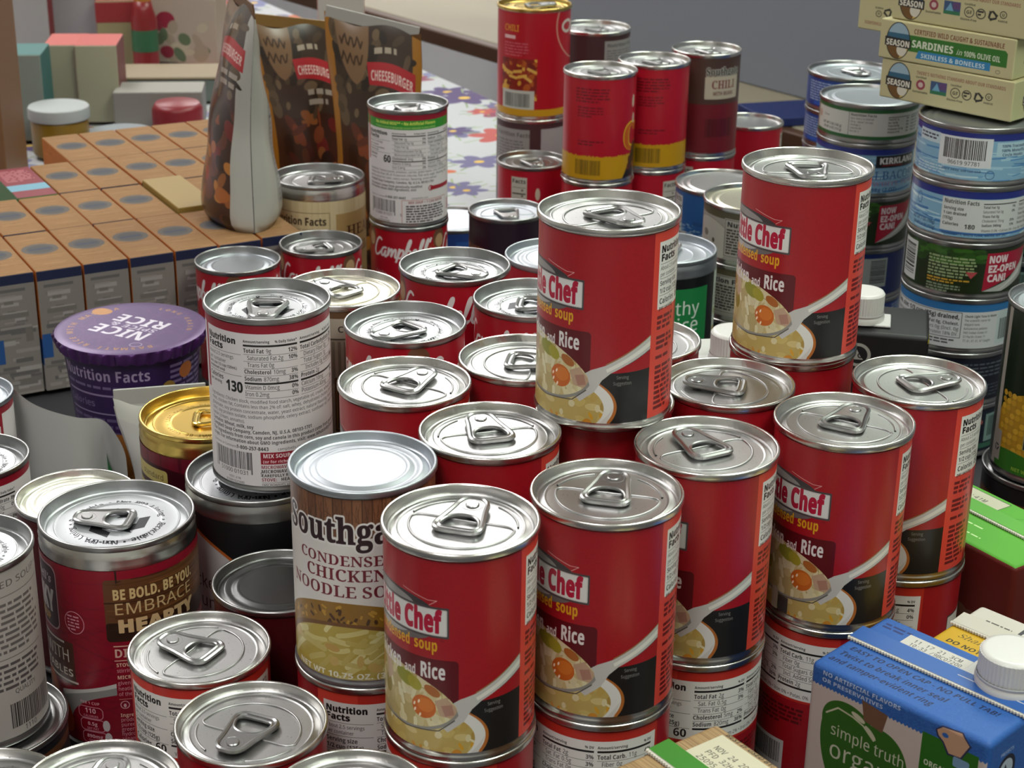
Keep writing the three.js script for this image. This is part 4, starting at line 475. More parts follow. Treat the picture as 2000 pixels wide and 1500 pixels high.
// script-named cans and others behind
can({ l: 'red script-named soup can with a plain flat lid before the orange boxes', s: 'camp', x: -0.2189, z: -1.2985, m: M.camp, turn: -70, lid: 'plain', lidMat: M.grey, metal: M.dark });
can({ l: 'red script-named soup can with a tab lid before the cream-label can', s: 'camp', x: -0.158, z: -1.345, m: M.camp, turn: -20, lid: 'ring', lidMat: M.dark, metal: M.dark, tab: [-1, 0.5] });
can({ l: 'cream-label soup can with a dark lid behind the script-named ones', s: 'big', x: -0.1729, z: -1.4699, m: M.cream, turn: 0, lid: 'ring', lidMat: M.dark, metal: M.tin, rimMat: M.dark, tab: [1, 0] });
can({ l: 'red script-named soup can carrying the green-banded vegetable soup can', s: 'camp', x: -0.0905, z: -1.4191, m: M.camp, turn: -14, lid: 'ring', lidMat: M.campLid, metal: M.dark, tab: [1, 0] });
can({ l: 'soup can with a white nutrition label and green band on a script-named can', s: 'camp', x: -0.0905, z: -1.4191, y: H1, m: M.campVeg, turn: 0, lid: 'ring', lidMat: M.campLid, metal: M.dark, tab: [0.2, 1] });
can({ l: 'dark purple organic soup can with gold serif lettering', s: 'soup', x: -0.0068, z: -1.4468, m: M.org, turn: 0, tab: [0.2, 1], metal: M.dark, lidMat: M.grey });
{ const [x, z] = at(893, 420, 0.0335); can({ n: 'tuna_can', l: 'flat navy tin on the flowered cloth beside the dark purple can', s: 'tunaS', x: x - 0.004, z: z + 0.01, m: M.blueTuna, lid: 'plain', lidMat: M.grey, metal: M.dark }); }
// chili and soup tins at the back
can({ n: 'chili_can', l: 'dark brown tin with a grey nutrition panel under the gold-rimmed chili', s: 'fat', x: 0.0171, z: -1.7561, m: M.chiliBrown, lid: 'plain', metal: M.tin });
can({ n: 'chili_can', l: 'tall red chili tin with a gold rim and a macaroni picture', s: 'fat', x: 0.0171, z: -1.7561, y: 0.1122, m: M.chiliGold, turn: 0, lid: 'ring', lidMat: M.gold, metal: M.tin, rimMat: M.gold, tab: [1, -0.3] });
can({ n: 'chili_can', l: 'plain red tin under the foremost red and yellow chili', s: 'chili', x: 0.0765, z: -1.562, m: M.chiliLow, turn: 10, lid: 'plain' });
can({ n: 'chili_can', l: 'red and yellow chili tin in front of the gold-rimmed one', s: 'chili', x: 0.0765, z: -1.562, y: H1, m: M.chiliQ, turn: 0, lid: 'ring', lidMat: M.lid, tab: [0.6, 1] });
can({ n: 'chili_can', l: 'red tin under the chili with the narrow nutrition strip', s: 'chili', x: 0.129, z: -1.609, m: M.chiliLow, turn: -6, lid: 'plain' });
can({ n: 'chili_can', l: 'red and yellow chili tin with a narrow nutrition strip at its edge', s: 'chili', x: 0.129, z: -1.609, y: H1, m: M.chiliN, turn: 12, lid: 'ring', tab: [0.4, 1] });
can({ n: 'chili_can', l: 'tin hidden under the lid that shows between the chili tins', s: 'tall', x: 0.083, z: -1.835, m: M.chiliLow, turn: 90, lid: 'plain' });
can({ n: 'chili_can', l: 'tin of which only the lid shows between the three tall chili tins', s: 'tall', x: 0.083, z: -1.835, y: 0.0935, m: M.chiliBrown, turn: 90, lid: 'ring', tab: [0.4, 1] });
can({ n: 'chili_can', l: 'red tin under the chili with beans', s: 'soup', x: 0.1834, z: -1.663, m: M.chiliLow, turn: -70, lid: 'plain' });
can({ n: 'chili_can', l: 'maroon and brown chili with beans tin on a red one', s: 'soup', x: 0.1834, z: -1.663, y: H1, m: M.chiliSouth, turn: 0, tab: [0.3, 1] });
can({ n: 'chili_can', l: 'single red tin with a plain lid behind the chili with beans', s: 'soup', x: 0.2479, z: -1.7866, m: M.chiliLow, turn: 40, lid: 'plain' });
can({ n: 'chili_can', l: 'single red tin with a dull grey lid in front of the gold-rimmed stack', s: 'soup', x: 0.0163, z: -1.6161, m: M.chiliLow, turn: -66, lid: 'ring', lidMat: M.dark, metal: M.dark, tab: [0.3, 1] });
// chicken tins and the green-square soup can behind the tall middle can
can({ n: 'chicken_can', l: 'black chicken tin at the bottom of the grey nutrition stack', s: 'chick', x: 0.1955, z: -1.35, m: M.kirk, turn: 0, lid: 'plain' });
can({ n: 'chicken_can', l: 'grey nutrition-label chicken tin in the middle of its stack', s: 'chick', x: 0.1955, z: -1.35, y: 0.0475, m: M.chickLab, turn: -40, lid: 'plain' });
can({ n: 'chicken_can', l: 'cream-lidded chicken tin on top of the grey nutrition stack', s: 'chick', x: 0.1955, z: -1.35, y: 0.095, m: M.chickLab, turn: -4, lid: 'plain', lidMat: new THREE.MeshPhysicalMaterial({ map: dust('#d9d4bf'), metalness: 0.9, roughness: 0.32 }) });
can({ n: 'chicken_can', l: 'tall blue and grey chicken tin behind the cream-lidded one', s: 'blu', x: 0.181, z: -1.446, m: M.bluCan, turn: 0, lid: 'plain' });
can({ l: 'black chicken noodle soup can with a green square, behind the tall middle can', s: 'big', x: 0.117, z: -1.2777, m: M.healthy, turn: 28, lid: 'ring', lidMat: M.grey, metal: M.grey, tab: [0.5, -1] });
// tuna stacks
const tuna = (l, s, x, z, y, m, turn, lid = 'plain', more = {}) => can({ n: 'tuna_can', l, s, x, z, y, m, turn, lid, metal: M.dark, lidMat: M.grey, ...more });
const TR = [0.3276, -1.2], TL = [0.3009, -1.4507], TB = [0.3092, -1.5696];
[['navy tuna tin at the very bottom of the stack under the sardine boxes', M.navyBar], ['navy tuna tin with a pale blue panel under the white light-tuna tin', M.navyTuna], ['white light-tuna tin with a blue band in the sardine-box stack', M.lightTuna], ['green now-ez-open tuna tin in the stack under the sardine boxes', M.ezR], ['sky-blue tuna tin with a nutrition panel reading 180', M.seaNF], ['sky-blue tuna tin with a barcode right under the sardine boxes', M.seaBar]].forEach(([l, m], i) => tuna(l, 'tunaR', TR[0], TR[1], i * 0.0414, m, 0, 'plain'));
[['navy tuna tin at the foot of the green-rimmed stack', 'tunaS', 0, M.blueTuna], ['blue tuna tin with four round marks and a barcode', 'tuna', 0.0335, M.navyCirc], ['green now-ez-open tuna tin beside the tall right soup can', 'tuna', 0.0795, M.ezL], ['sky-blue albacore tin with a black name plate', 'tuna', 0.1255, M.seaAlb], ['green-rimmed tuna tin with a shiny domed lid topping its stack', 'tunaS', 0.1715, M.greenTuna]].forEach(([l, s, y, m], i) => tuna(l, s, TL[0], TL[1], y, m, i === 3 ? 20 : 0));
for (let i = 0; i < 6; i++) tuna(['hidden blue tuna tin at the foot of the rear stack', 'hidden blue tuna tin second from the foot of the rear stack', 'hidden blue tuna tin third from the foot of the rear stack', 'hidden blue tuna tin fourth from the foot of the rear stack', 'royal blue tuna tin second from the top of the rear stack', 'royal blue tuna tin with a tab lid on top of the rear stack'][i], 'tunaS', TB[0], TB[1], i * 0.0335, M.blueTuna, i === 4 ? -14 : -4, i === 5 ? 'ring' : 'plain', i === 5 ? { tab: [0.3, 1] } : {});
can({ n: 'corn_can', l: 'dark tin with a brown band under the corn can', s: 'stub', x: 0.343, z: -1.0, m: M.stub, lid: 'plain', metal: M.dark });
can({ n: 'corn_can', l: 'dark green corn can with a blue label corner beside the tuna stack', s: 'fat', x: 0.343, z: -1.0, y: 0.069, m: M.corn, turn: 14, lid: 'plain', metal: M.dark, lidMat: M.grey });
// ---------------------------------------------------------------- cartons with folded tops and screw caps
function carton(o) {                                 // faces: right, left, top, bottom, front, back
  const t = thing('drink_carton', o.l, 'carton', o.x, 0, o.z, o.turn, o.g);
  const b = part('carton_body', rbox(o.w, o.h, o.d, 0.003, 3), o.faces, t); b.position.y = o.h / 2;
  if (o.seam !== undefined) {                        // the folded seam that runs along the top
    const pts = []; for (let i = 0; i <= 24; i++) pts.push([(i / 24 - 0.5) * o.w, 0]);
    const s = part('folded_seam', rbox(o.w * 0.998, 0.0012, 0.012, 0.0005), o.seamMat, t, 'folded top seam with a zigzag paper edge'); s.position.set(0, o.h + 0.0014, o.seam - 0.005); s.rotation.x = 0.07;
    const teeth = new THREE.Shape(); teeth.moveTo(-o.w / 2, 0); const n = 60; for (let i = 0; i < n; i++) { teeth.lineTo(-o.w / 2 + (i + 0.5) * o.w / n, 0.0011); teeth.lineTo(-o.w / 2 + (i + 1) * o.w / n, 0); } teeth.lineTo(o.w / 2, -0.001); teeth.lineTo(-o.w / 2, -0.001);
    const e = part('zigzag_edge', new THREE.ExtrudeGeometry(teeth, { depth: 0.0011, bevelEnabled: false }), std('#c9c2b8', 0.8), s); e.rotation.x = Math.PI / 2; e.position.set(0, 0.0006, 0.006);
  }
  if (o.cap) {
    const [cx, cz, r, hh] = o.cap, c = part('screw_cap', (() => {
      const p = []; const N = 96; const sh = new THREE.Shape(); for (let i = 0; i <= N; i++) { const a = i / N * Math.PI * 2, q = r * (i % 2 ? 1 : 0.975); i ? sh.lineTo(Math.cos(a) * q, Math.sin(a) * q) : sh.moveTo(q, 0); }
      const side = new THREE.ExtrudeGeometry(sh, { depth: hh * 0.62, bevelEnabled: false }); side.rotateX(-Math.PI / 2); side.translate(0, hh * 0.3, 0);
      const top = new THREE.LatheGeometry([[0, hh], [r * 0.8, hh], [r * 0.93, hh * 0.985], [r * 0.985, hh * 0.9]].reverse().map(([a, y]) => new THREE.Vector2(a, y)), 64), ringg = new THREE.LatheGeometry([[r * 1.06, 0], [r * 1.06, hh * 0.16], [r * 1.0, hh * 0.18], [r * 1.0, hh * 0.24], [r * 1.04, hh * 0.26], [r * 1.02, hh * 0.31]].map(([a, y]) => new THREE.Vector2(a, y)), 64);
      return mergeGeometries([side, top, ringg].map((g) => g.index ? g.toNonIndexed() : g));
    })(), std('#cfcdca', 0.4, 0, { clearcoat: 0.2 }), t); c.position.set(cx, o.h + 0.0016, cz);
    const f = part('flange', rbox(r * 2.75, 0.0018, r * 1.7, 0.0009), std('#c8c7c6', 0.45), t); f.position.set(cx, o.h + 0.0012, cz);
  }
  return t;
}
const side = (c, draw, w = 60, h = 120, p = 7) => card(tex(w, h, p, c, draw || (() => {})), 0.6);
const plainCard = (c) => std(c, 0.5);
const tetra = (g, x, y, r, ink, bg) => { oval(g, x, y, r, r, ink); oval(g, x, y, r * 0.74, r * 0.74, bg); poly(g, [[x - r * 0.45, y + r * 0.4], [x - r * 0.1, y - r * 0.45], [x + r * 0.2, y + r * 0.1], [x + r * 0.45, y + r * 0.4]], ink); ring(g, x + r * 0.2, y + r * 0.05, r * 0.18, r * 0.18, bg, r * 0.09); };
{ // blue broth carton
  const a = at(1585, 1290, 0.12), c = Math.SQRT1_2, W = 0.092, D = 0.06;
  const denim = (g, w, h) => { for (let i = 0; i < 2600; i++) rect(g, rnd() * w, rnd() * h, rr(0.3, 1.2), 0.25, ['#1d4a8e', '#2f65ad', '#24569e'][i % 3]); };
  const top = side('#2659a3', (g) => { denim(g, 92, 60); tx(g, 'EASY TO OPEN CAP - NO PULL TAB!', 5, 39.5, 4.9, { c: '#101c40', mw: 78, ita: 0.16 }); tx(g, 'Twist to break inner seal', 4, 46.5, 5.6, { c: '#101c40', mw: 57, ita: 0.16 }); tx(g, 'and tamper-evident ring', 3, 53.5, 5.6, { c: '#101c40', mw: 55, ita: 0.16 }); micro(g, 4, 6, 16, 2, 3, '#1c2f66', 0.5); rect(g, 18, 7, 34, 17.5, '#c4c0ba'); tx(g, '11 17 21 3CM', 22, 12, 4, { f: 'monospace', w: '', mw: 26 }); tx(g, '10:33 /9BC07200', 22, 16, 4, { f: 'monospace', w: '', mw: 28 }); tx(g, '023242', 22, 19.6, 4, { f: 'monospace', w: '', mw: 13 }); tx(g, 'DO NOT PURCHASE IF OPEN OR PUNCTURED', 19, 23.4, 2, { mw: 31 }); path(g, [[50, 30], [52, 22], [60, 18], [90, 18]], '#7f9cc4', 0.4); }, 92, 60, 9);
  const front = side('#b9aca6', (g) => {
    rect(g, 0, 0, 92, 9, '#2659a3'); g.save(); g.beginPath(); g.rect(0, 0, 92, 9); g.clip(); denim(g, 92, 9); g.restore(); for (let x = 0; x < 92; x += 2) poly(g, [[x, 9], [x + 1, 10], [x + 2, 9]], '#2659a3');
    tx(g, 'NO ARTIFICIAL FLAVORS', 6, 3.6, 3, { c: '#aeb9d0', mw: 42 }); tx(g, 'OR PRESERVATIVES', 6, 7, 3, { c: '#aeb9d0', mw: 33 });
    g.fillStyle = '#285a12'; g.beginPath(); g.moveTo(8, 26); g.bezierCurveTo(6, 12, 24, 8, 34, 18); g.bezierCurveTo(56, 14, 60, 40, 50, 58); g.bezierCurveTo(44, 70, 28, 74, 22, 66); g.bezierCurveTo(12, 56, 6, 40, 8, 26); g.fill(); poly(g, [[28, 7], [42, 9], [40, 19], [30, 17]], '#6a4a38');
    path(g, [[10, 22], [16, 17], [24, 18], [30, 20], [36, 25]], '#b6b39c', 0.9); oval(g, 27, 17, 4, 1.4, '#b6b39c', 20); oval(g, 34, 22, 4, 1.3, '#b6b39c', 40);
    tx(g, 'simple truth', 13, 32, 8.4, { w: '', c: '#b6b8a6', mw: 40 }); tx(g, 'organic', 13, 44, 13, { w: '', c: '#b6b8a6', mw: 42 });
    rect(g, 60, 8, 28, 60, '#20600f'); tx(g, 'ORGANICALLY', 74, 24, 4, { c: '#c2c7b6', a: 'center', mw: 24 }); tx(g, 'RAISED', 74, 29.4, 4, { c: '#c2c7b6', a: 'center', mw: 15 }); path(g, [[64, 33], [72, 37], [84, 36]], '#c2c7b6', 0.8);
    poly(g, [[66, 4], [69, 1], [79, 0], [84, 5], [80, 13], [73, 14], [70, 9], [67, 7]], '#23264a'); poly(g, [[66.8, 4], [69.4, 1.6], [78.6, 0.6], [83, 5], [79.4, 12.4], [73.6, 13], [70.6, 8.4], [67.8, 6.4]], '#b58f74'); oval(g, 71, 5, 1.6, 1.1, '#2659a3'); rect(g, 76, 13, 8, 5, '#6f8fae', 1);
    blobs(g, 4, 74, 84, 44, 40, ['#8a6a3a', '#9c7c48', '#b08c50'], 3, 9);
  }, 92, 120, 9);
  const right = side('#2659a3', (g) => { denim(g, 60, 40); rect(g, 0, 40, 60, 80, '#b3aca8'); tetra(g, 16, 20, 8, '#111a30', '#a9b4c4'); tx(g, 'PROTECTS', 10, 11, 2.4, { c: '#c2c9d8', w: '' }); });
  carton({ l: 'blue broth carton with a white screw cap and a green organic emblem', x: a[0] + c * W / 2 + c * D / 2, z: a[1] + c * W / 2 - c * D / 2, w: W, h: 0.12, d: D, turn: -Math.PI / 4, faces: [right, plainCard('#2659a3'), top, plainCard('#a9a29c'), front, plainCard('#a9a29c')], seam: 0.001, seamMat: plainCard('#2659a3'), cap: [0.027, -0.0165, 0.0145, 0.017] });
}
{ // tan wood-grain carton, green stripe
  const a = at(1400, 1410, 0.12), T = -54 * D2R, X = [Math.cos(T), -Math.sin(T)], Z = [Math.sin(T), Math.cos(T)];
  const wood = (g, w, h) => { for (let i = 0; i < 130; i++) { const y = rnd() * h; path(g, [[0, y], [w, y + rr(-1.5, 1.5)]], ['#8a6c48', '#a88a62', '#967850', '#7c5f3e'][i % 4], rr(0.15, 0.7)); } };
  const top = side('#9c7f58', (g) => { wood(g, 92, 64); rect(g, 0, 30.4, 92, 5.4, '#2f7a14'); rect(g, 8, 4, 46, 24, '#c3bda6'); tx(g, 'BEST IF USED BY:', 8.8, 3.4, 3.6, { c: '#2c2a22', ita: 0.15 }); tx(g, 'NOV 24 2021', 13, 14, 4.4, { f: 'monospace', w: '', mw: 24 }); tx(g, 'PFD 32H 23', 13, 19, 4.4, { f: 'monospace', w: '', mw: 22 }); tx(g, '25095', 13, 24, 4.4, { f: 'monospace', w: '', mw: 11 }); rect(g, 12, 42, 40, 20, '#c3bda6'); }, 92, 64, 9);
  const fr = side('#8f7350', (g) => { wood(g, 92, 120); });
  carton({ l: 'tan wood-grain broth carton with a green stripe and a best-if-used-by stamp', x: a[0] + X[0] * 0.046 + Z[0] * 0.032, z: a[1] + X[1] * 0.046 + Z[1] * 0.032, w: 0.092, h: 0.12, d: 0.064, turn: T, faces: [fr, fr, top, fr, fr, fr], seam: 0.006, seamMat: plainCard('#2f7a14') });
}
{ // yellow cartons with white flaps behind the blue one
  const top = side('#c29a12', (g) => { rect(g, 0, 0, 92, 28, '#c2bdb4'); tx(g, 'Shake It Up!', 8, 37, 6, { f: 'serif', c: '#5a470a', ita: 0.3, w: '' }); tx(g, 'DO NOT MICROWAVE', 6, 45, 5, { c: '#2c240a', ita: 0.1 }); tx(g, 'REFRIGERATE AFTER OPENING', 6, 51, 4, { c: '#6a540a', ita: 0.1 }); rect(g, 28, 6, 34, 19, '#3a3a40'); rect(g, 30, 11, 30, 12.4, '#c9c5bd'); oval(g, 47, 15, 8, 4, '#c9c5bd'); ring(g, 47, 15, 8, 4, '#3a3a40', 0.5); ring(g, 47, 19, 9, 4.4, '#3a3a40', 0.5); for (let i = -4; i < 5; i++) path(g, [[47 + i * 1.8, 18], [47 + i * 1.8, 20.4]], '#3a3a40', 0.3); tx(g, 'SAFETY SEAL', 31, 10, 2.6, { c: '#c9c5bd' }); micro(g, 10, 12, 16, 5, 2.2, '#4a4640', 0.5); }, 92, 60, 8);
  const y = plainCard('#b8920f'), c = Math.SQRT1_2, p = [0.1926, -0.7252];
  const mk = (l, x, z) => carton({ l, x, z, w: 0.092, h: 0.1, d: 0.06, turn: -Math.PI / 4, faces: [y, y, top, y, y, y], seam: -0.002, seamMat: plainCard('#bdb7ac') });
  mk('yellow carton with a white cap-instruction flap behind the blue carton', p[0] + c * 0.076 + 0.004, p[1] + c * 0.016 + 0.003); mk('yellow carton of which a corner shows behind the other yellow one', p[0] + c * 0.076 + 0.086, p[1] + c * 0.016 - 0.006);
}
{ // green-topped mushroom broth carton
  const top = side('#4a9a1e', (g) => { rect(g, 6, 4, 34, 18, '#b4b29c'); g.strokeStyle = '#2c3a18'; g.lineWidth = 0.5; g.strokeRect(6, 4, 34, 18); tx(g, '6:41M', 14, 14, 5, { f: 'monospace', w: '' }); path(g, [[40, 30], [56, 12], [92, 12]], '#2c6a12', 0.4); micro(g, 30, 40, 40, 1, 3, '#b9d69a', 0.4); micro(g, 20, 50, 50, 1, 3, '#b9d69a', 0.4); }, 92, 60, 8);
  const fr = side('#5e150f', (g) => { for (let i = 0; i < 9; i++) { const x = rr(6, 84), y = rr(20, 100); rect(g, x - 2.4, y, 5, 14, '#6a3c30', 1); oval(g, x, y, 8, 5, i % 2 ? '#2c1310' : '#6f4a3c'); } }, 92, 100);
  const s = at(1895, 1010, 0.1), T = -56 * D2R;
  carton({ l: 'green-topped carton with mushrooms printed on a dark red side', x: s[0] + 0.009, z: s[1] + 0.004, w: 0.092, h: 0.1, d: 0.06, turn: T, faces: [fr, fr, top, fr, fr, fr], seam: 0.0, seamMat: plainCard('#4a9a1e'), cap: [0.036, -0.014, 0.011, 0.012] });
}
{ // black carton and the white-capped one behind the tall right can
  const k = side('#0f0f12', (g) => { tetra(g, 18, 15, 8, '#a4a49e', '#131316'); poly(g, [[0, 1], [14, 0.6], [12, 4], [0, 4]], '#9a8a1a'); micro(g, 4, 40, 50, 12, 4, '#3a3a3c', 0.4); }, 60, 150);
  carton({ l: 'black carton with a white screw cap between the tall right can and the tuna stack', x: 0.237, z: -1.045, w: 0.062, h: 0.15, d: 0.055, turn: -12 * D2R, faces: [k, k, plainCard('#111114'), k, k, k], cap: [-0.012, 0.006, 0.0135, 0.019] });
  carton({ l: 'white carton with a ribbed white cap behind the brownish-lidded can', x: 0.142, z: -1.055, w: 0.062, h: 0.118, d: 0.075, turn: 10 * D2R, faces: plainCard('#b9bab6'), cap: [0, 0.012, 0.016, 0.022] });
}
// ---------------------------------------------------------------- sardine boxes
{
  const emblem = (g, x, y, s) => { g.save(); g.translate(x, y); g.scale(s, s); oval(g, 0, 0, 8.6, 12.4, '#23211f'); g.beginPath(); g.ellipse(0, 0, 8, 11.8, 0, 0, 7); g.clip(); rect(g, -9, -13, 18, 10, '#8fa6b4'); rect(g, -9, -5, 18, 6, '#2f5a72'); rect(g, -9, 1, 18, 14, '#bfa35a'); oval(g, -4, 9, 6, 6, '#6a4a22'); oval(g, 3, 6, 3.6, 4, '#c9c3b4'); g.restore(); g.save(); g.translate(x, y); g.scale(s, s); poly(g, [[-9.4, -2], [9.4, -1.4], [9.4, 4.6], [-9.4, 4]], '#221f1d'); tx(g, 'SEASON', 0, 3.6, 5.4, { c: '#d4cfc0', a: 'center', mw: 17, bold: 0.2 }); g.restore(); };
  const faceA = side('#b6ad85', (g) => { tx(g, 'CERTIFIED WILD CAUGHT & SUSTAINABLE', 27, 7.6, 5, { c: '#6d3222', mw: 70 }); poly(g, [[20, 9], [98, 9], [100, 11], [100, 21], [20, 21]], '#2f6a22'); tx(g, 'SARDINES', 26, 17.6, 7.4, { c: '#ccd0bc', mw: 33, bold: 0.2 }); tx(g, 'in', 61, 17.4, 5, { f: 'serif', c: '#ccd0bc', ita: 0.3, w: '' }); tx(g, '100% OLIVE OIL', 67, 17.8, 5.6, { c: '#ccd0bc', mw: 28 }); poly(g, [[32, 19.4], [88, 19.4], [88, 25.4], [30, 25.4]], '#2f79a8'); tx(g, 'SKINLESS & BONELESS', 34, 24.4, 4.6, { c: '#c4d3d8', mw: 50 }); emblem(g, 15, 14.5, 1.12); ring(g, 94, 25, 1.6, 1.2, '#6a665a', 0.4); }, 105, 29, 10);
  const faceB = side('#b6ad85', (g) => { tx(g, "THERE'S NOTHING STANDARD ABOUT OUR STANDARDS", 29, 7.2, 3.6, { c: '#8a5a4a', mw: 70 }); oval(g, 33, 14.6, 3.6, 3.8, '#8a3a48'); oval(g, 33, 14.6, 2, 2, '#c0a9a2'); tx(g, 'Certified', 33, 9.8, 2, { a: 'center' }); tx(g, 'Sustainable', 33, 20.8, 2.2, { a: 'center' }); rect(g, 41, 10, 13, 9.6, '#3a4f72'); poly(g, [[41, 19.6], [46, 11], [50, 19.6]], '#6a9ab4'); rect(g, 48, 10.4, 5.6, 5, '#5a3f6a'); rect(g, 41, 17, 13, 2.6, '#2f6a4a'); tx(g, 'Certified', 61, 11, 2, { a: 'center' }); ring(g, 61, 15.8, 3.6, 3.6, '#2b2925', 0.6); tx(g, 'GF', 61, 17.2, 3.6, { a: 'center' }); tx(g, 'Gluten-Free', 61, 22, 2.2, { a: 'center' }); ring(g, 70, 15.8, 3.4, 3.4, '#2b2925', 0.7); micro(g, 67.6, 13.6, 4.6, 2, 2.2, '#2b2925', 0.6); for (let k = 0; k < 3; k++) { const q = k * 2.094 - 1.57; path(g, [[79 + Math.cos(q) * 3, 15.8 + Math.sin(q) * 3], [79 + Math.cos(q + 1.4) * 3, 15.8 + Math.sin(q + 1.4) * 3]], '#2b2925', 1.5); poly(g, [[79 + Math.cos(q + 2) * 3.4, 15.8 + Math.sin(q + 2) * 3.4], [79 + Math.cos(q + 1.3) * 4.4, 15.8 + Math.sin(q + 1.3) * 4.4], [79 + Math.cos(q + 1.3) * 1.6, 15.8 + Math.sin(q + 1.3) * 1.6]], '#2b2925'); } ring(g, 87, 14, 2.4, 2.4, '#2b2925', 0.6); tx(g, 'U', 87, 15.2, 3, { a: 'center' }); tx(g, 'PAREVE', 87, 19.4, 2, { a: 'center' }); emblem(g, 15, 14.5, 1.12); }, 105, 29, 10);
  const end = side('#b9b88a', (g) => { emblem(g, 24, 14.5, 1.1); }, 75, 29, 7), pl = plainCard('#b3aa80');
  const y0 = 6 * 0.0414 + 0.0005, p0 = at(1716, 188, y0), p1 = at(1973, 240, y0), dx = p1[0] - p0[0], dz = p1[1] - p0[1], L = Math.hypot(dx, dz), T = -Math.atan2(dz, dx), ux = dx / L, uz = dz / L, W = 0.075, h = 0.0285;
  const mk = (l, i, f, along, back, spin) => { const t = thing('sardine_box', l, 'box', p0[0] + ux * (L / 2 + along) + uz * (W / 2 + back), y0 + i * h, p0[1] + uz * (L / 2 + along) - ux * (W / 2 + back), T + spin); const b = part('box', rbox(L, h - 0.0003, W, 0.0012), [end, end, pl, pl, f, f], t); b.position.y = h / 2; return t; };
  mk('cream sardine box with a row of round seals, lowest of the stack', 0, faceB, 0, 0, 0); mk('cream sardine box with a green sardines banner, middle of the stack', 1, faceA, -0.004, 0, 0.02); mk('cream sardine box with round seals, topmost and cut by the frame', 2, faceB, 0.003, 0.002, -0.01);
  mk('cream sardine box hidden behind the lowest one', 0, faceA, -0.05, 0.079, 0); const r = mk('cream sardine box standing out behind the stack, print upside down', 1, faceB, -0.078, 0.081, 0); r.children[0].rotation.z = Math.PI;
  for (let i = 0; i < 6; i++) tuna(['first', 'second', 'third', 'fourth', 'fifth', 'sixth'][i] + ' tin from the table in the hidden stack holding up the rear sardine boxes', 'tunaR', 0.402, -1.285, i * 0.0414, M.navyBar, 60);
}
// ---------------------------------------------------------------- rows of orange boxes
{
  const W = 0.0358, D = 0.1005, h = 0.1, T = 29.3 * D2R, X = [Math.cos(T), -Math.sin(T)], Z = [Math.sin(T), Math.cos(T)], o = at(68, 531, h);
  const tops = [0, 1].map((k) => side('#8a643e', (g) => { for (let i = 0; i < 60; i++) { const y = rnd() * 100; path(g, [[rr(0, 20), y], [rr(16, 36), y + rr(-2, 2)]], ['#916c46', '#815c37', '#9b764c'][i % 3], rr(0.4, 1.4)); } oval(g, 18, 46 + k * 3, 15, 14, '#5c5552'); oval(g, 18, 46 + k * 3, 11, 10, '#4e4b4c'); rect(g, 9, 44 + k * 3, 18, 4, '#3f4456'); }, 36.6, 101.5, 4)); tops.forEach((m) => { m.roughness = 0.85; });
  const front = side('#7d7672', (g) => { rect(g, 0, 0, 37, 8, '#141d3f'); for (let i = 0; i < 46; i++) { const y = rr(10, 98); rect(g, rr(0, 20), y, rr(6, 26), rr(1, 4), ['#8d8682', '#6c6663', '#999290', '#5e5a5a'][i % 4]); } rect(g, 0, 52, 8, 20, '#1f4a86'); rect(g, 26, 44, 6, 12, '#6b6460'); }, 36.6, 100, 4);
  const sd = side('#a85e1c', (g) => { rect(g, 0, 56, 102, 22, '#1f4a86'); rect(g, 0, 78, 102, 22, '#99928e'); for (let i = 0; i < 30; i++) rect(g, rr(0, 90), rr(0, 54), rr(4, 14), rr(0.6, 2), i % 2 ? '#96501a' : '#b86c24'); }, 101.5, 100, 3);
  const bot = plainCard('#8a6a44'), gold = plainCard('#94793a'), odd = side('#7a2430', (g) => { rect(g, 0, 60, 37, 20, '#6a9ab0'); micro(g, 4, 10, 28, 8, 5, '#b06a70', 0.5); }, 36.6, 101.5, 4), oddS = plainCard('#2c6a30');
  const word = ['front', 'second', 'third', 'fourth'];
  for (let r = 0; r < 4; r++) for (let c = [-2, -2, 1, 3][r]; c <= [5, 5, 6, 7][r]; c++) {
    const isGold = r === 1 && c === 4, isOdd = r === 2 && c === 1, jx = rr(-0.0004, 0.0004), jz = rr(-0.001, 0.001) - (r === 0 && c === 5 ? 0.004 : 0);
    const x = o[0] + X[0] * (0.0373 * (c + 0.5) + jx) - Z[0] * (D / 2 + r * 0.1025 - jz), z = o[1] + X[1] * (0.0373 * (c + 0.5) + jx) - Z[1] * (D / 2 + r * 0.1025 - jz);
    const t = thing('food_box', isGold ? 'mustard-gold box lying level among the orange ones' : isOdd ? 'maroon box with a green side at the far end of the orange rows' : 'upright orange box with a grey oval on top, in the ' + word[r] + ' row', 'box', x, 0, z, T, isGold || isOdd ? undefined : word[r] + ' row of orange boxes');
    const b = part('box', rbox(W, isGold ? h + 0.004 : h, D, 0.001), isGold ? gold : isOdd ? [oddS, oddS, odd, bot, oddS, oddS] : [sd, sd, tops[(r + c + 8) % 2], bot, front, sd], t); b.position.y = (isGold ? h + 0.004 : h) / 2;
  }
}
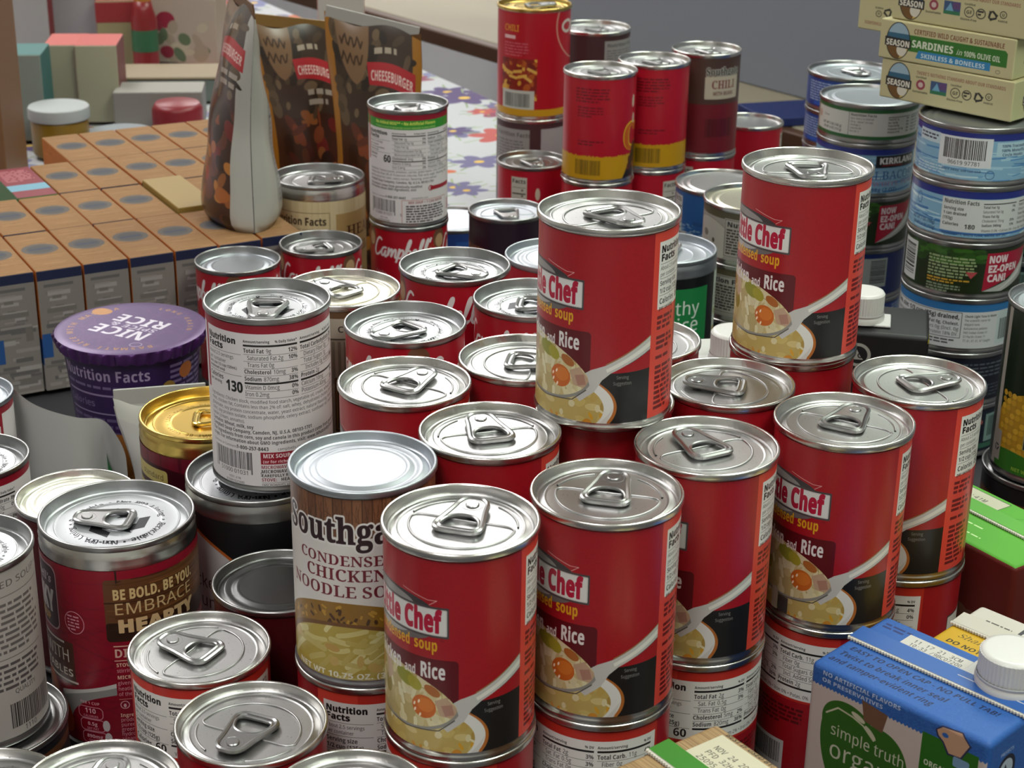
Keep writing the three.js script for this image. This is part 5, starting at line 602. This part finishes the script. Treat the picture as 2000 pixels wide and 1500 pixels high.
// ---------------------------------------------------------------- pouches
function pouchGeo(w, h, t, lean, top = 0.25) {       // sealed bag: thick at the foot, flat at the top seal; front half of the texture, then the back half
  const NX = 22, NY = 30, P = [], U = [], I = [];
  for (let f = 0; f < 2; f++) for (let j = 0; j <= NY; j++) for (let i = 0; i <= NX; i++) {
    const v = j / NY, s = i / NX * 2 - 1, e = Math.pow(Math.max(0, 1 - s * s), 0.55), k = t * (v < 0.04 ? 0.75 + v * 6 : Math.pow(1 - Math.max(0, v - 0.1) / 0.9, 0.6)), bump = 1 + 0.12 * Math.sin(v * 17 + s * 3) * v, ww = w * (1 - 0.13 * Math.sin(Math.PI * Math.min(1, v * 1.15)) * (v > 0.45 ? 1 : v / 0.45));
    const sx = f ? -s : s; P.push(sx * ww / 2 + lean[0] * v * v, v * h + 0.004 * Math.sin(s * 4) * v - (lean[2] || 0) * sx * v * v * w / 2, (f ? -1 : 1) * (k * e * bump / 2 + 0.0003) + lean[1] * v * v); U.push((f ? 0.5 : 0) + (i / NX) * 0.5, v);
  }
  const n = (NX + 1) * (NY + 1); for (let f = 0; f < 2; f++) for (let j = 0; j < NY; j++) for (let i = 0; i < NX; i++) { const a = f * n + j * (NX + 1) + i; I.push(a, a + 1, a + NX + 1, a + 1, a + NX + 2, a + NX + 1); }
  for (let i = 0; i < NX; i++) { const a = i, b = n + NX - i; I.push(a, b, a + 1, a + 1, b, b - 1); }
  const g = new THREE.BufferGeometry(); g.setAttribute('position', new THREE.Float32BufferAttribute(P, 3)); g.setAttribute('uv', new THREE.Float32BufferAttribute(U, 2)); g.setIndex(I); g.computeVertexNormals(); return g;
}
function pouch(l, x, y, z, turn, w, h, t, lean, map, sealCol) {
  const o = thing('food_pouch', l, 'pouch', x, y, z, turn);
  part('pouch', pouchGeo(w, h, t, lean), new THREE.MeshPhysicalMaterial({ map, roughness: 0.28, clearcoat: 0.4, clearcoatRoughness: 0.25, side: THREE.DoubleSide }), o);
  const s = part('top_seal', rbox(w * 0.98, 0.012, 0.0014, 0.0006), std(sealCol, 0.4), o); s.position.set(lean[0] * 1.02, h + 0.003, lean[1] * 1.02); s.rotation.x = 0.12; s.rotation.z = -(lean[2] || 0);
  return o;
}
const meat = (g, x, y, w, h) => { rect(g, x, y, w, h, '#3a1d12'); blobs(g, x, y, w, h, 70, ['#5a2a1a', '#7a3a20', '#2a130c', '#8a5028', '#4a1a14', '#6a1c18'], 3, 12); blobs(g, x, y + h * 0.4, w, h * 0.4, 10, ['#a05a28', '#8a2a24', '#b0702c'], 3, 8); };
const pouchTex = (kind) => tex(200, 180, 4, '#5a3a1e', (g) => {
  const W = 100; g.save(); g.beginPath(); g.rect(0, 0, W, 180); g.clip(); rect(g, 0, 0, W, 180, '#3a2a20'); meat(g, 0, 70, W, 110); rect(g, 0, 0, 9, 180, '#9a651c'); rect(g, W - 9, 0, 9, 180, kind === 'side' ? '#aeaca6' : '#9a651c');
  blobs(g, 8, 0, 84, 70, 40, ['#4a3a2a', '#5a4836', '#2c221a', '#6a5640'], 3, 9); g.fillStyle = '#7a5c42'; g.beginPath(); g.moveTo(10, 0); g.lineTo(46, 0); g.quadraticCurveTo(48, 34, 32, 40); g.quadraticCurveTo(16, 36, 10, 0); g.fill(); for (let k = 0; k < 2; k++) path(g, Array.from({ length: 14 }, (_, i) => [16 + i * 1.8, 11 + k * 12 + Math.sin(i * 1.7 + k) * 3.6]), '#3c2818', 1.6);
  micro(g, 52, 15, 34, 1, 7, '#a89a88', 0.6); poly(g, [[44, 24], [94, 28], [95, 46], [46, 40]], '#a8242c'); tx(g, 'CHEESEBURGER', 48, 37, 10, { c: '#d8c0b8', mw: 44, shear: 0.1 }); micro(g, 56, 50, 38, 2, 8, '#a09488', 0.55); g.restore();
  rect(g, W, 0, W, 180, kind === 'side' ? '#a9a7a0' : '#6a4420'); if (kind === 'side') { rect(g, W + 18, 0, 72, 180, '#8e8a86'); rect(g, W + 20, 34, 66, 2.4, '#2a2828'); rect(g, W + 20, 86, 66, 2.4, '#2a2828'); micro(g, W + 22, 12, 60, 5, 4, '#5a5656', 0.5); micro(g, W + 22, 42, 60, 10, 4, '#625e5e', 0.5); micro(g, W + 22, 92, 60, 16, 4.4, '#6a6664', 0.45); }
});
const pa = pouchTex('side'), pb = pouchTex('back');
pouch('brown meat pouch turned edge-on, its grey nutrition side showing, on the orange boxes', -0.232, 0.1003, -1.412, -70 * D2R, 0.1, 0.18, 0.066, [0.008, -0.006], pa, '#6a4a2a');
pouch('brown and gold meat pouch behind the edge-on pouch', -0.201, 0, -1.655, 18 * D2R, 0.086, 0.215, 0.042, [-0.014, -0.012, 0.15], pb, '#8a6a3a');
pouch('dark brown cheeseburger meat pouch behind the green-banded soup can', -0.1275, 0, -1.575, -8 * D2R, 0.09, 0.232, 0.042, [-0.006, -0.006, 0.2], pb, '#aaa6a2');
const white = tex(200, 100, 4, '#b5b5b2', (g) => { for (const o of [0, 100]) { rect(g, o, 0, 100, 14, '#bdbdb8'); tx(g, 'MU', o + 40, 80, 17, { c: '#1c1c20', ita: 0.15, w: '' }); } });
pouch('white plastic pouch with black lettering in front of the purple cup', -0.2175, 0, -1.02, 14 * D2R, 0.06, 0.094, 0.014, [-0.008, -0.01], white, '#b9b9b4');
{ // curled white wrapper with an orange lining
  const t = thing('paper_wrapper', 'curled white wrapper with an orange and green lining beside the purple cup', 'wrapper', -0.3, 0, -1.03, 0);
  const band = (p, hh, r) => { const c = new THREE.CatmullRomCurve3(p.map(([x, z]) => new THREE.Vector3(x, 0, z))).getPoints(60), P = [], U = [], I = []; c.forEach((v, i) => { const q = i / 60, top = hh * (1 - 0.45 * q); for (const y of [0, top * 0.5, top]) { P.push(v.x + (y / hh) * r * (1 - q), y, v.z); U.push(q, y / hh); } }); for (let i = 0; i < 60; i++) for (let k = 0; k < 2; k++) { const a = i * 3 + k; I.push(a, a + 3, a + 1, a + 1, a + 3, a + 4); } const g = new THREE.BufferGeometry(); g.setAttribute('position', new THREE.Float32BufferAttribute(P, 3)); g.setAttribute('uv', new THREE.Float32BufferAttribute(U, 2)); g.setIndex(I); g.computeVertexNormals(); return g; };
  const dbl = (c) => std(c, 0.7, 0, { side: THREE.DoubleSide });
  part('outer_sheet', band([[-0.024, -0.012], [-0.004, 0.004], [0.02, 0.006], [0.034, -0.006], [0.045, 0.006], [0.05, 0.014], [0.052, 0.022]], 0.096, -0.006), dbl('#aeaeac'), t);
  part('lining', band([[0.03, -0.012], [0.046, -0.022], [0.06, -0.012], [0.056, 0.0], [0.04, 0.0015]], 0.062, 0), dbl('#8f561c'), t, 'orange lining'); part('green_edge', band([[0.031, -0.0095], [0.034, -0.003], [0.041, 0.0008]], 0.058, 0), dbl('#1f6a36'), t, 'green edge');
}
{ // purple rice cup
  const t = thing('rice_cup', 'purple rice cup with a foil lid behind the white pouch', 'cup', -0.259, 0, -1.093, 0);
  const cup = tex(280, 112, 5, '#26103f', (g) => { const x = 98; rect(g, x, 4, 74, 100, '#2b1247'); tx(g, 'Nutrition Facts', x + 2, 16, 11, { c: '#9a8aa8', mw: 68 }); micro(g, x + 2, 20, 66, 1, 4, '#6a5a80', 0.5); rect(g, x + 2, 26, 70, 1.4, '#8a7a9c'); tx(g, 'Calories', x + 2, 36, 7, { c: '#6a5a80' }); tx(g, '210', x + 70, 37, 11, { a: 'right', c: '#9a8aa8' }); rect(g, x + 2, 40, 70, 1, '#8a7a9c'); micro(g, x + 2, 44, 66, 10, 5, '#5a4a74', 0.45); micro(g, x + 84, 8, 40, 9, 4, '#6a5a80', 0.5); oval(g, 74, 18, 7, 9, '#a05a2a'); for (let i = 0; i < 9; i++) oval(g, rr(40, 96), rr(60, 108), rr(4, 8), rr(3, 6), ['#8a4a20', '#a06a2c', '#6a2c1c'][i % 3]); for (let i = 0; i < 8; i++) oval(g, rr(180, 270), rr(10, 108), rr(4, 9), rr(4, 8), ['#a05a2a', '#8a6a2c'][i % 2]); });
  const body = part('cup', new THREE.CylinderGeometry(0.046, 0.036, 0.112, 72, 1, true), new THREE.MeshPhysicalMaterial({ map: cup, roughness: 0.4, side: THREE.DoubleSide }), t); body.position.y = 0.056; body.rotation.y = Math.PI - 0.16;
  const bt = part('base', new THREE.CylinderGeometry(0.0359, 0.0355, 0.004, 48), std('#26103f', 0.5), t); bt.position.y = 0.002;
  const lidT = tex(104, 104, 8, '#59406e', (g) => { for (let i = 0; i < 90; i++) path(g, [[rr(0, 104), rr(0, 104)], [rr(0, 104), rr(0, 104)]], 'rgba(120,96,140,0.12)', rr(0.4, 1.6)); g.translate(52, 52); g.rotate(206 * D2R); tx(g, 'NICE', -22, -3, 20, { c: '#d2ccd8', mw: 46 }); tx(g, 'SPICE &', -20, 4.4, 8, { c: '#b9b0c2', mw: 38 }); tx(g, 'RICE', -22, 19, 18, { c: '#d2ccd8', mw: 44 }); g.rotate(-206 * D2R); oval(g, -26, -30, 7, 6, '#b07a44'); ring(g, 10, 32, 4, 3.4, '#9a8aa8', 0.8); const s = 'BASMATI RICE WITH MASALA'; for (let i = 0; i < s.length; i++) { g.save(); g.rotate((150 + i * 8) * D2R); tx(g, s[i], 0, -38, 6, { c: '#a87a4c', a: 'center' }); g.restore(); } const q = 'LONG GRAIN'; for (let i = 0; i < q.length; i++) { g.save(); g.rotate((20 + i * 8) * D2R); tx(g, q[i], 0, -38, 5, { c: '#a87a4c', a: 'center' }); g.restore(); } });
  const P = []; for (const [r, y] of [[0, 0], [0.02, 0.0003], [0.042, 0.0002], [0.046, 0.0008], [0.0505, 0]]) P.push(new THREE.Vector2(r, y)); const lg = new THREE.LatheGeometry(P.reverse(), 90); planar(lg, 0.052); const lid = part('foil_lid', lg, new THREE.MeshPhysicalMaterial({ map: lidT, roughness: 0.32, metalness: 0.35, side: THREE.DoubleSide }), t); lid.position.y = 0.118;
  const N = 180, sp = [], su = [], si = []; for (let i = 0; i <= N; i++) { const a = i / N * Math.PI * 2, w = 0.0011 * Math.sin(i * 1.3) + 0.0008 * Math.sin(i * 0.37); for (const [r, y] of [[0.0505, 0.118], [0.0512 + w, 0.1165], [0.0492 + w * 1.3, 0.1095 + w]]) { sp.push(Math.sin(a) * r, y, Math.cos(a) * r); su.push(i / N, y); } } for (let i = 0; i < N; i++) for (let k = 0; k < 2; k++) { const a = i * 3 + k; si.push(a, a + 1, a + 3, a + 1, a + 4, a + 3); }
  const sg = new THREE.BufferGeometry(); sg.setAttribute('position', new THREE.Float32BufferAttribute(sp, 3)); sg.setAttribute('uv', new THREE.Float32BufferAttribute(su, 2)); sg.setIndex(si); sg.computeVertexNormals(); part('foil_skirt', sg, new THREE.MeshPhysicalMaterial({ color: '#4a2460', roughness: 0.35, metalness: 0.4, side: THREE.DoubleSide }), t, 'crimped purple foil edge');
}
// ---------------------------------------------------------------- behind the table
{
  const o = thing('counter', 'beige counter with a brown edge behind the table', 'counter', 0, 0, 0); const put = (m, t, n, y) => { const p = along(t, n); m.position.set(p[0], y, p[1]); m.rotation.y = -AX; };
  put(part('counter_top', rbox(4.4, 0.03, 0.8, 0.003), std('#8f8674', 0.6), o), -1.4, -1.992, -0.015); put(part('edge_board', rbox(4.4, 0.045, 0.02, 0.004), std('#4a2f1d', 0.5), o), -1.4, -1.58, -0.0225); put(part('front_panel', rbox(4.36, FLOOR * -1 - 0.031, 0.02, 0.002), std('#2f2c2e', 0.8), o), -1.4, -1.66, (FLOOR - 0.031) / 2);
  put(part('back_panel', rbox(4.36, FLOOR * -1 - 0.031, 0.02, 0.002), std('#2f2c2e', 0.8), o), -1.4, -2.37, (FLOOR - 0.031) / 2);
  const b = thing('display_board', 'blue-grey display board standing on the beige counter', 'board', 0, 0, 0); put(part('board', rbox(2.6, 0.75, 0.02, 0.003), std('#7d818b', 0.8), b), -1.0, -1.726, 0.375);
  const f = thing('blue_folder', 'dark blue folder lying on the counter edge behind the single red tin', 'folder', 0, 0, 0); const [fx, fz] = at(1515, 222, 0.0); const m = part('cover', rbox(0.12, 0.012, 0.09, 0.002), std('#17275f', 0.5), f); m.position.set(fx + 0.02, 0.006, fz + 0.02); m.rotation.y = 0.3;
}
const onTable = (name, l, cat, px, py, turn = 0) => { const [x, z] = at(px, py, 0); return thing(name, l, cat, x, 0, z, turn); };
const bx = (t, name, w, h, d, mat, x = 0, y = 0, z = 0) => { const m = part(name, rbox(w, h, d, 0.002), mat, t); m.position.set(x, y + h / 2, z); return m; };
{
  const faces = (top, front, sd) => [plainCard(sd), plainCard(sd), plainCard(top), plainCard(sd), plainCard(front), plainCard(front)];
  let t = onTable('grocery_box', 'white box with a coral top, nearer of the coral-topped pair', 'box', 205, 226, 0.1); bx(t, 'box', 0.052, 0.098, 0.075, faces('#b5504a', '#a3a088', '#6a3030'));
  t = onTable('grocery_box', 'white box with a coral top beside its twin and the teal box', 'box', 142, 222, 0.1); bx(t, 'box', 0.048, 0.096, 0.075, faces('#b8544c', '#9c9c86', '#5a2428'));
  t = onTable('grocery_box', 'teal and white box next to the brown cardboard', 'box', 62, 262, 0.1); bx(t, 'box', 0.05, 0.105, 0.07, faces('#2f6a68', '#8c948e', '#2f6260'));
  t = onTable('spread_jar', 'yellow jar with a pale grey lid in front of the coral-topped boxes', 'jar', 122, 300); { const j = part('jar', new THREE.LatheGeometry(mm([[0, 0], [30, 0], [33, 4], [33, 40], [30, 44], [0, 44]]), 40), std('#7d5f14', 0.35), t); const l = part('lid', new THREE.LatheGeometry(mm([[34, 43], [35.5, 44.5], [35.5, 56], [34, 58], [0, 58]]), 40), std('#9fa3a4', 0.5), t); }
  t = onTable('low_tub', 'low tub with a grey lid beside the yellow jar', 'tub', 240, 296); part('tub', new THREE.LatheGeometry(mm([[0, 0], [30, 0], [36, 20], [0, 20]]), 40), std('#3a4458', 0.5), t); part('lid', new THREE.LatheGeometry(mm([[37, 19], [38, 21], [37, 25], [0, 26]]), 40), std('#7c8288', 0.5), t);
  t = onTable('red_tin', 'round red tin just beyond the orange boxes', 'tin', 350, 268); part('tin', new THREE.LatheGeometry(mm([[0, 0], [30, 0], [31, 2], [31, 36], [26, 44], [0, 46]]), 40), std('#7a1520', 0.4), t);
  t = thing('cardboard_box', 'brown cardboard box cut by the edge behind the orange boxes', 'box', -0.62, 0, -1.83, 0.05); bx(t, 'box', 0.15, 0.3, 0.1, plainCard('#6d4a2a')); bx(t, 'tape', 0.052, 0.002, 0.1, plainCard('#8a6a42'), 0, 0.3);
  t = onTable('grocery_box', 'tall grey-white box behind the teal box', 'box', 60, 128); bx(t, 'box', 0.08, 0.16, 0.06, faces('#a9a8a6', '#9a9898', '#7a2a2c'));
  t = onTable('grocery_box', 'tall grey box behind the coral-topped pair', 'box', 160, 122); bx(t, 'box', 0.085, 0.17, 0.06, faces('#a4a2a2', '#928f92', '#6a2c30'));
  t = onTable('grocery_box', 'red and cream box behind the tall grey box', 'box', 238, 130, 0.2); bx(t, 'box', 0.06, 0.1, 0.06, faces('#8a2a2a', '#8f8462', '#6a1c1c')); bx(t, 'band', 0.061, 0.03, 0.061, plainCard('#8a2226'), 0, 0.068);
  t = onTable('sauce_bottle', 'squat red bottle with an orange neck and green label', 'bottle', 288, 146); part('bottle', new THREE.LatheGeometry(mm([[0, 0], [17, 0], [18, 3], [18, 78], [14, 92], [12, 104], [0, 104]]), 32), std('#7d1c1e', 0.35), t); part('bottle_label', new THREE.CylinderGeometry(0.0184, 0.0184, 0.03, 32, 1, true), std('#2a5a3a', 0.5), t).position.y = 0.05; part('cap', new THREE.CylinderGeometry(0.011, 0.012, 0.018, 24), std('#a0641c', 0.5), t).position.y = 0.113;
  t = onTable('grocery_box', 'pale pink box with a crimson flower behind the edge-on pouch', 'box', 360, 116, -0.1); bx(t, 'box', 0.12, 0.095, 0.06, [plainCard('#a09080'), plainCard('#a09080'), plainCard('#b0a8a0'), plainCard('#a09080'), side('#a89a8c', (g) => { oval(g, 44, 32, 14, 12, '#8c2038'); blobs(g, 30, 40, 70, 50, 20, ['#9a8c7a', '#8a2a3c', '#b0a690', '#5a6a50'], 6, 14); }, 120, 95, 3), plainCard('#a09080')]);
  t = onTable('produce_tray', 'grey-green shallow tray in front of the pink box', 'tray', 340, 186, 0.1); bx(t, 'tray', 0.13, 0.03, 0.08, plainCard('#66706a')); bx(t, 'rim', 0.136, 0.004, 0.086, plainCard('#8a7a62'), 0, 0.03);
  t = onTable('grocery_box', 'low pale box between the yellow jar and the edge-on pouch', 'box', 316, 238, 0.1); bx(t, 'box', 0.11, 0.045, 0.06, faces('#8c8880', '#84807c', '#6a6664'));
  t = onTable('grocery_box', 'white and orange box behind the brown and gold pouch', 'box', 668, 96, 0.1); bx(t, 'box', 0.07, 0.12, 0.06, faces('#b8b4ae', '#a8a29a', '#b0604a'));
}
renderer.render(scene, camera);
